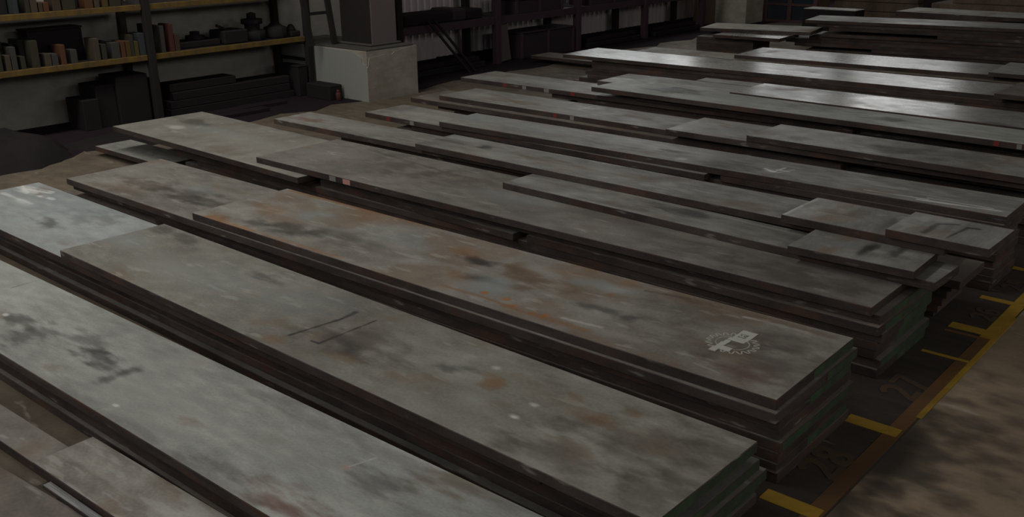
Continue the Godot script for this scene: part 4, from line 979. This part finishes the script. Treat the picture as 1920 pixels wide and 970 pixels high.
func shelf_goods() -> void:
	steel_block(-11.01, 0.8, -4.272, 0.041, 0.251, "olive", "olive drab upright steel block on the lower yellow shelf, first from its left end", "lower")
	steel_block(-11.15, 0.8, -4.339, 0.073, 0.300, "black", "blackened upright steel block on the lower yellow shelf, second from its left end", "lower")
	steel_block(-11.01, 0.8, -4.356, 0.052, 0.165, "tan", "tan upright steel block on the lower yellow shelf, third from its left end", "lower")
	steel_block(-11.01, 0.8, -4.421, 0.058, 0.247, "grey", "grey upright steel block on the lower yellow shelf, fourth from its left end", "lower")
	steel_block(-11.15, 0.8, -4.472, 0.040, 0.264, "black", "blackened upright steel block on the lower yellow shelf, fifth from its left end", "lower")
	steel_block(-11.01, 0.8, -4.512, 0.048, 0.137, "olive", "olive drab upright steel block on the lower yellow shelf, sixth from its left end", "lower")
	steel_block(-11.15, 0.8, -4.572, 0.054, 0.299, "black", "blackened upright steel block on the lower yellow shelf, seventh from its left end", "lower")
	steel_block(-11.01, 0.8, -4.650, 0.081, 0.292, "olive", "olive drab upright steel block on the lower yellow shelf, eighth from its left end", "lower")
	steel_block(-11.15, 0.8, -4.727, 0.040, 0.194, "black", "blackened upright steel block on the lower yellow shelf, ninth from its left end", "lower")
	steel_block(-11.01, 0.8, -4.783, 0.066, 0.137, "tan", "tan upright steel block on the lower yellow shelf, tenth from its left end", "lower")
	steel_block(-11.01, 0.8, -4.860, 0.067, 0.129, "grey", "grey upright steel block on the lower yellow shelf, eleventh from its left end", "lower")
	steel_block(-11.01, 0.8, -4.957, 0.057, 0.217, "orange", "rusty orange upright steel block on the lower yellow shelf, twelfth from its left end", "lower")
	steel_block(-11.01, 0.8, -5.079, 0.069, 0.152, "grey", "grey upright steel block on the lower yellow shelf, thirteenth from its left end", "lower")
	steel_block(-11.01, 0.8, -5.352, 0.066, 0.248, "tan", "tan upright steel block on the lower yellow shelf, fourteenth from its left end", "lower")
	steel_block(-11.01, 0.8, -5.436, 0.054, 0.175, "olive", "olive drab upright steel block on the lower yellow shelf, fifteenth from its left end", "lower")
	steel_block(-11.15, 0.8, -5.501, 0.043, 0.199, "black", "blackened upright steel block on the lower yellow shelf, sixteenth from its left end", "lower")
	steel_block(-11.01, 0.8, -5.579, 0.092, 0.179, "grey", "grey upright steel block on the lower yellow shelf, seventeenth from its left end", "lower")
	steel_block(-11.01, 0.8, -5.668, 0.050, 0.189, "orange", "rusty orange upright steel block on the lower yellow shelf, eighteenth from its left end", "lower")
	steel_block(-11.01, 0.8, -5.732, 0.056, 0.183, "ochre", "ochre upright steel block on the lower yellow shelf, nineteenth from its left end", "lower")
	steel_block(-11.01, 0.8, -5.785, 0.040, 0.250, "olive", "olive drab upright steel block on the lower yellow shelf, twentieth from its left end", "lower")
	steel_block(-11.01, 0.8, -5.836, 0.051, 0.172, "yellow", "yellowish upright steel block on the lower yellow shelf, twenty-first from its left end", "lower")
	steel_block(-11.01, 0.8, -5.911, 0.077, 0.257, "greyblue", "blue-grey upright steel block on the lower yellow shelf, twenty-second from its left end", "lower")
	steel_block(-11.15, 0.8, -6.102, 0.085, 0.338, "black", "blackened upright steel block on the lower yellow shelf, twenty-third from its left end", "lower")
	steel_block(-11.01, 0.8, -6.183, 0.053, 0.319, "grey", "grey upright steel block on the lower yellow shelf, twenty-fourth from its left end", "lower")
	steel_block(-11.15, 0.8, -6.243, 0.047, 0.302, "black", "blackened upright steel block on the lower yellow shelf, twenty-fifth from its left end", "lower")
	steel_block(-11.01, 0.8, -6.304, 0.054, 0.328, "red", "dull red upright steel block on the lower yellow shelf, twenty-sixth from its left end", "lower")
	steel_block(-11.01, 0.8, -6.372, 0.061, 0.203, "brown", "brown upright steel block on the lower yellow shelf, twenty-seventh from its left end", "lower")
	steel_block(-11.15, 1.385, -4.431, 0.134, 0.184, "black", "blackened upright steel block on the upper yellow shelf, first from its left end", "upper")
	steel_block(-11.01, 1.385, -4.536, 0.042, 0.188, "greyblue", "blue-grey upright steel block on the upper yellow shelf, second from its left end", "upper")
	steel_block(-11.15, 1.385, -4.601, 0.048, 0.163, "black", "blackened upright steel block on the upper yellow shelf, third from its left end", "upper")
	steel_block(-11.01, 1.385, -4.660, 0.043, 0.170, "olive", "olive drab upright steel block on the upper yellow shelf, fourth from its left end", "upper")
	steel_block(-11.01, 1.385, -4.726, 0.070, 0.176, "tan", "tan upright steel block on the upper yellow shelf, fifth from its left end", "upper")
	steel_block(-11.01, 1.385, -4.798, 0.044, 0.100, "brown", "brown upright steel block on the upper yellow shelf, sixth from its left end", "upper")
	steel_block(-11.01, 1.385, -4.856, 0.055, 0.100, "orange", "rusty orange upright steel block on the upper yellow shelf, seventh from its left end", "upper")
	steel_block(-11.01, 1.385, -4.974, 0.089, 0.161, "brown", "brown upright steel block on the upper yellow shelf, eighth from its left end", "upper")
	steel_block(-11.01, 1.385, -5.109, 0.142, 0.152, "olive", "olive drab upright steel block on the upper yellow shelf, ninth from its left end", "upper")
	steel_block(-11.15, 1.385, -5.237, 0.075, 0.144, "black", "blackened upright steel block on the upper yellow shelf, tenth from its left end", "upper")
	steel_block(-11.01, 1.385, -5.342, 0.088, 0.137, "orange", "rusty orange upright steel block on the upper yellow shelf, eleventh from its left end", "upper")
	steel_block(-11.01, 1.385, -5.433, 0.059, 0.114, "tan", "tan upright steel block on the upper yellow shelf, twelfth from its left end", "upper")
	steel_block(-11.01, 1.385, -5.531, 0.066, 0.125, "ochre", "ochre upright steel block on the upper yellow shelf, thirteenth from its left end", "upper")
	steel_block(-11.01, 1.385, -5.651, 0.134, 0.118, "olive", "olive drab upright steel block on the upper yellow shelf, fourteenth from its left end", "upper")
	steel_block(-11.15, 1.385, -5.771, 0.068, 0.110, "black", "blackened upright steel block on the upper yellow shelf, fifteenth from its left end", "upper")
	steel_block(-11.01, 1.385, -5.924, 0.057, 0.100, "grey", "grey upright steel block on the upper yellow shelf, sixteenth from its left end", "upper")
	steel_block(-11.01, 1.385, -6.005, 0.057, 0.100, "tan", "tan upright steel block on the upper yellow shelf, seventeenth from its left end", "upper")
	# a big dark box behind the front row on the lower shelf
	var t := thing("dark_box", "large black box behind the small blocks on the lower yellow shelf", "box", Vector3(-11.42, 0.8, -5.03))
	put("body", block(Vector3(0.26, 0.36, 0.62), 0.01), M.black, t)
	put("lid", block(Vector3(0.28, 0.02, 0.64), 0.006), M.black, t, Vector3(0, 0.36, 0))
	# dark machine parts heaped on the right half of the lower shelf
	t = thing("machine_part", "low black casting on the lower yellow shelf, first right of the front post", "machine part", Vector3(-11.3, 0.8, -6.74))
	put("base", block(Vector3(0.34, 0.08, 0.62), 0.012), M.black, t)
	put("boss", lathe([[0.0, 0.0], [0.12, 0.0], [0.12, 0.05], [0.06, 0.06], [0.06, 0.1], [0.0, 0.1]]), M.black, t, Vector3(0, 0.08, -0.05))
	t = thing("machine_part", "black casting with an upward arm on the lower yellow shelf", "machine part", Vector3(-11.25, 0.8, -7.25))
	put("base", block(Vector3(0.36, 0.17, 0.36), 0.015), M.black, t)
	put("arm", bar_between(Vector3(0.05, 0.12, -0.05), Vector3(0.08, 0.24, 0.22), 0.03, 0.03), M.black, t)
	t = thing("machine_part", "stacked black flanges forming the highest heap on the lower yellow shelf", "machine part", Vector3(-11.25, 0.8, -7.62))
	put("flange", lathe([[0.0, 0.0], [0.17, 0.0], [0.17, 0.12], [0.1, 0.13], [0.1, 0.2], [0.14, 0.21], [0.14, 0.27], [0.0, 0.28]]), M.black, t)
	put("cap", lathe([[0.0, 0.0], [0.06, 0.0], [0.06, 0.06], [0.0, 0.08]]), M.black, t, Vector3(0, 0.28, 0))
	t = thing("machine_part", "round black wheel lying on the lower yellow shelf near its right end", "machine part", Vector3(-11.22, 0.8, -7.96))
	put("rim", lathe([[0.0, 0.0], [0.15, 0.0], [0.16, 0.03], [0.15, 0.14], [0.09, 0.16], [0.05, 0.2], [0.0, 0.2]]), M.black, t)
	t = thing("machine_part", "small black valve body at the right end of the lower yellow shelf", "machine part", Vector3(-11.2, 0.8, -8.2))
	put("base", block(Vector3(0.22, 0.07, 0.16), 0.012), M.black, t)
	put("bonnet", lathe([[0.0, 0.0], [0.07, 0.0], [0.05, 0.05], [0.03, 0.08], [0.0, 0.09]]), M.black, t, Vector3(0, 0.07, 0))
	# black blocks and bars on the floor under the rack
	var i := 0
	for b in [[-5.18, 0.2, 0.36], [-5.40, 0.24, 0.50], [-5.72, 0.40, 0.58], [-6.02, 0.18, 0.48]]:
		var o := put("floor_block", block(Vector3(0.42, b[2], b[1]), 0.008), M.black, self, Vector3(-11.28 - 0.05 * (i % 2), 0, b[0] - 0.03))
		tag(o, ["low black block on the floor under the rack, left end of the stepped row", "black block second in the stepped row under the rack", "tallest black block of the stepped row under the rack", "black block right behind the rack's middle post, end of the stepped row"][i], "steel block")
		i += 1
	i = 0
	for b in [[0.0, 0.42, 1.86, -7.12], [0.10, 0.40, 1.8, -7.10], [0.20, 0.38, 1.75, -7.13], [0.30, 0.30, 0.95, -6.72]]:
		var o := put("flat_bar", block(Vector3(b[1], 0.095, b[2]), 0.006), M.black, self, Vector3(-11.25, b[0], b[3]))
		tag(o, ["lowest long black flat bar under the right half of the rack", "second long black flat bar up under the right half of the rack", "third long black flat bar up under the right half of the rack", "short black bar topping the flat bars under the right half of the rack"][i], "steel bar")
		i += 1
	t = thing("dark_box", "black box on the floor by the rack's far end, left of the plinth", "box", Vector3(-11.2, 0, -8.17))
	put("body", block(Vector3(0.46, 0.40, 0.16), 0.01), M.black, t)
	put("lid", block(Vector3(0.47, 0.02, 0.17), 0.006), M.black, t, Vector3(0, 0.4, 0))
	t = thing("dark_box", "low black box in front of the plinth's shaded left side", "box", Vector3(-10.62, 0, -8.24))
	put("body", block(Vector3(0.5, 0.2, 0.22), 0.01), M.black, t)
	t = thing("bottle", "small rusty red can on the floor before the white plinth", "can", Vector3(-10.3, 0, -8.22))
	put("body", lathe([[0.0, 0.0], [0.035, 0.0], [0.035, 0.1], [0.02, 0.12], [0.0, 0.12]], 14), M.k_red, t)
	put("cap", lathe([[0.0, 0.0], [0.02, 0.0], [0.02, 0.025], [0.0, 0.03]], 12), M.k_orange, t, Vector3(0, 0.12, 0))
	# dark heap at the left edge and offcuts along the wall
	t = thing("black_heap", "black tarpaulin heap on the floor at the left edge", "tarpaulin", Vector3(-10.3, 0, -3.8))
	put("cover", heap(0.6, 0.28, 0.7, 5), M.black, t)
	t = thing("black_heap", "flat black patch spread on the floor before the stepped blocks", "tarpaulin", Vector3(-10.3, 0, -5.3))
	put("cover", heap(0.5, 0.06, 0.75, 9), M.black, t)  # low black lump that darkens the floor here
	i = 0
	for b in [[-10.72, -6.4], [-10.5, -6.75], [-10.75, -7.3]]:
		var o := put("flat_bar", block(Vector3(0.18, 0.05, 1.1 - 0.2 * i), 0.005), M.dark_matte, self, Vector3(b[0], 0, b[1]))
		tag(o, ["dark flat bar on the floor before the rack, nearest of three", "dark flat bar on the floor before the rack, closest to the plates", "dark flat bar on the floor before the rack, farthest of three"][i], "steel bar")
		i += 1


func heap(rx: float, h: float, rz: float, seed_: int) -> ArrayMesh:   # a draped lump
	var n := FastNoiseLite.new()
	n.seed = seed_
	n.frequency = 1.3
	var st := begin()
	var g := func(i: int, k: int) -> Vector3:
		var r := i / 12.0
		var a := TAU * k / 28.0
		var w := 1.0 + 0.22 * n.get_noise_2d(cos(a) * 1.4, sin(a) * 1.4)
		var y := h * (1.0 - pow(r, 3.0)) * (1.0 + 0.35 * n.get_noise_2d(3.0 + r * cos(a) * 1.2, r * sin(a) * 1.2)) if i < 12 else 0.0
		return Vector3(rx * r * w * cos(a), y, rz * r * w * sin(a))
	for i in 12:
		for k in 28:
			var a: Vector3 = g.call(i, k)
			var b: Vector3 = g.call(i, k + 1)
			var c: Vector3 = g.call(i + 1, k + 1)
			var d: Vector3 = g.call(i + 1, k)
			if i > 0:
				for v in [a, b, c]:
					st.add_vertex(v)
			for v in [a, c, d]:
				st.add_vertex(v)
	st.index()
	st.generate_normals()
	return st.commit()
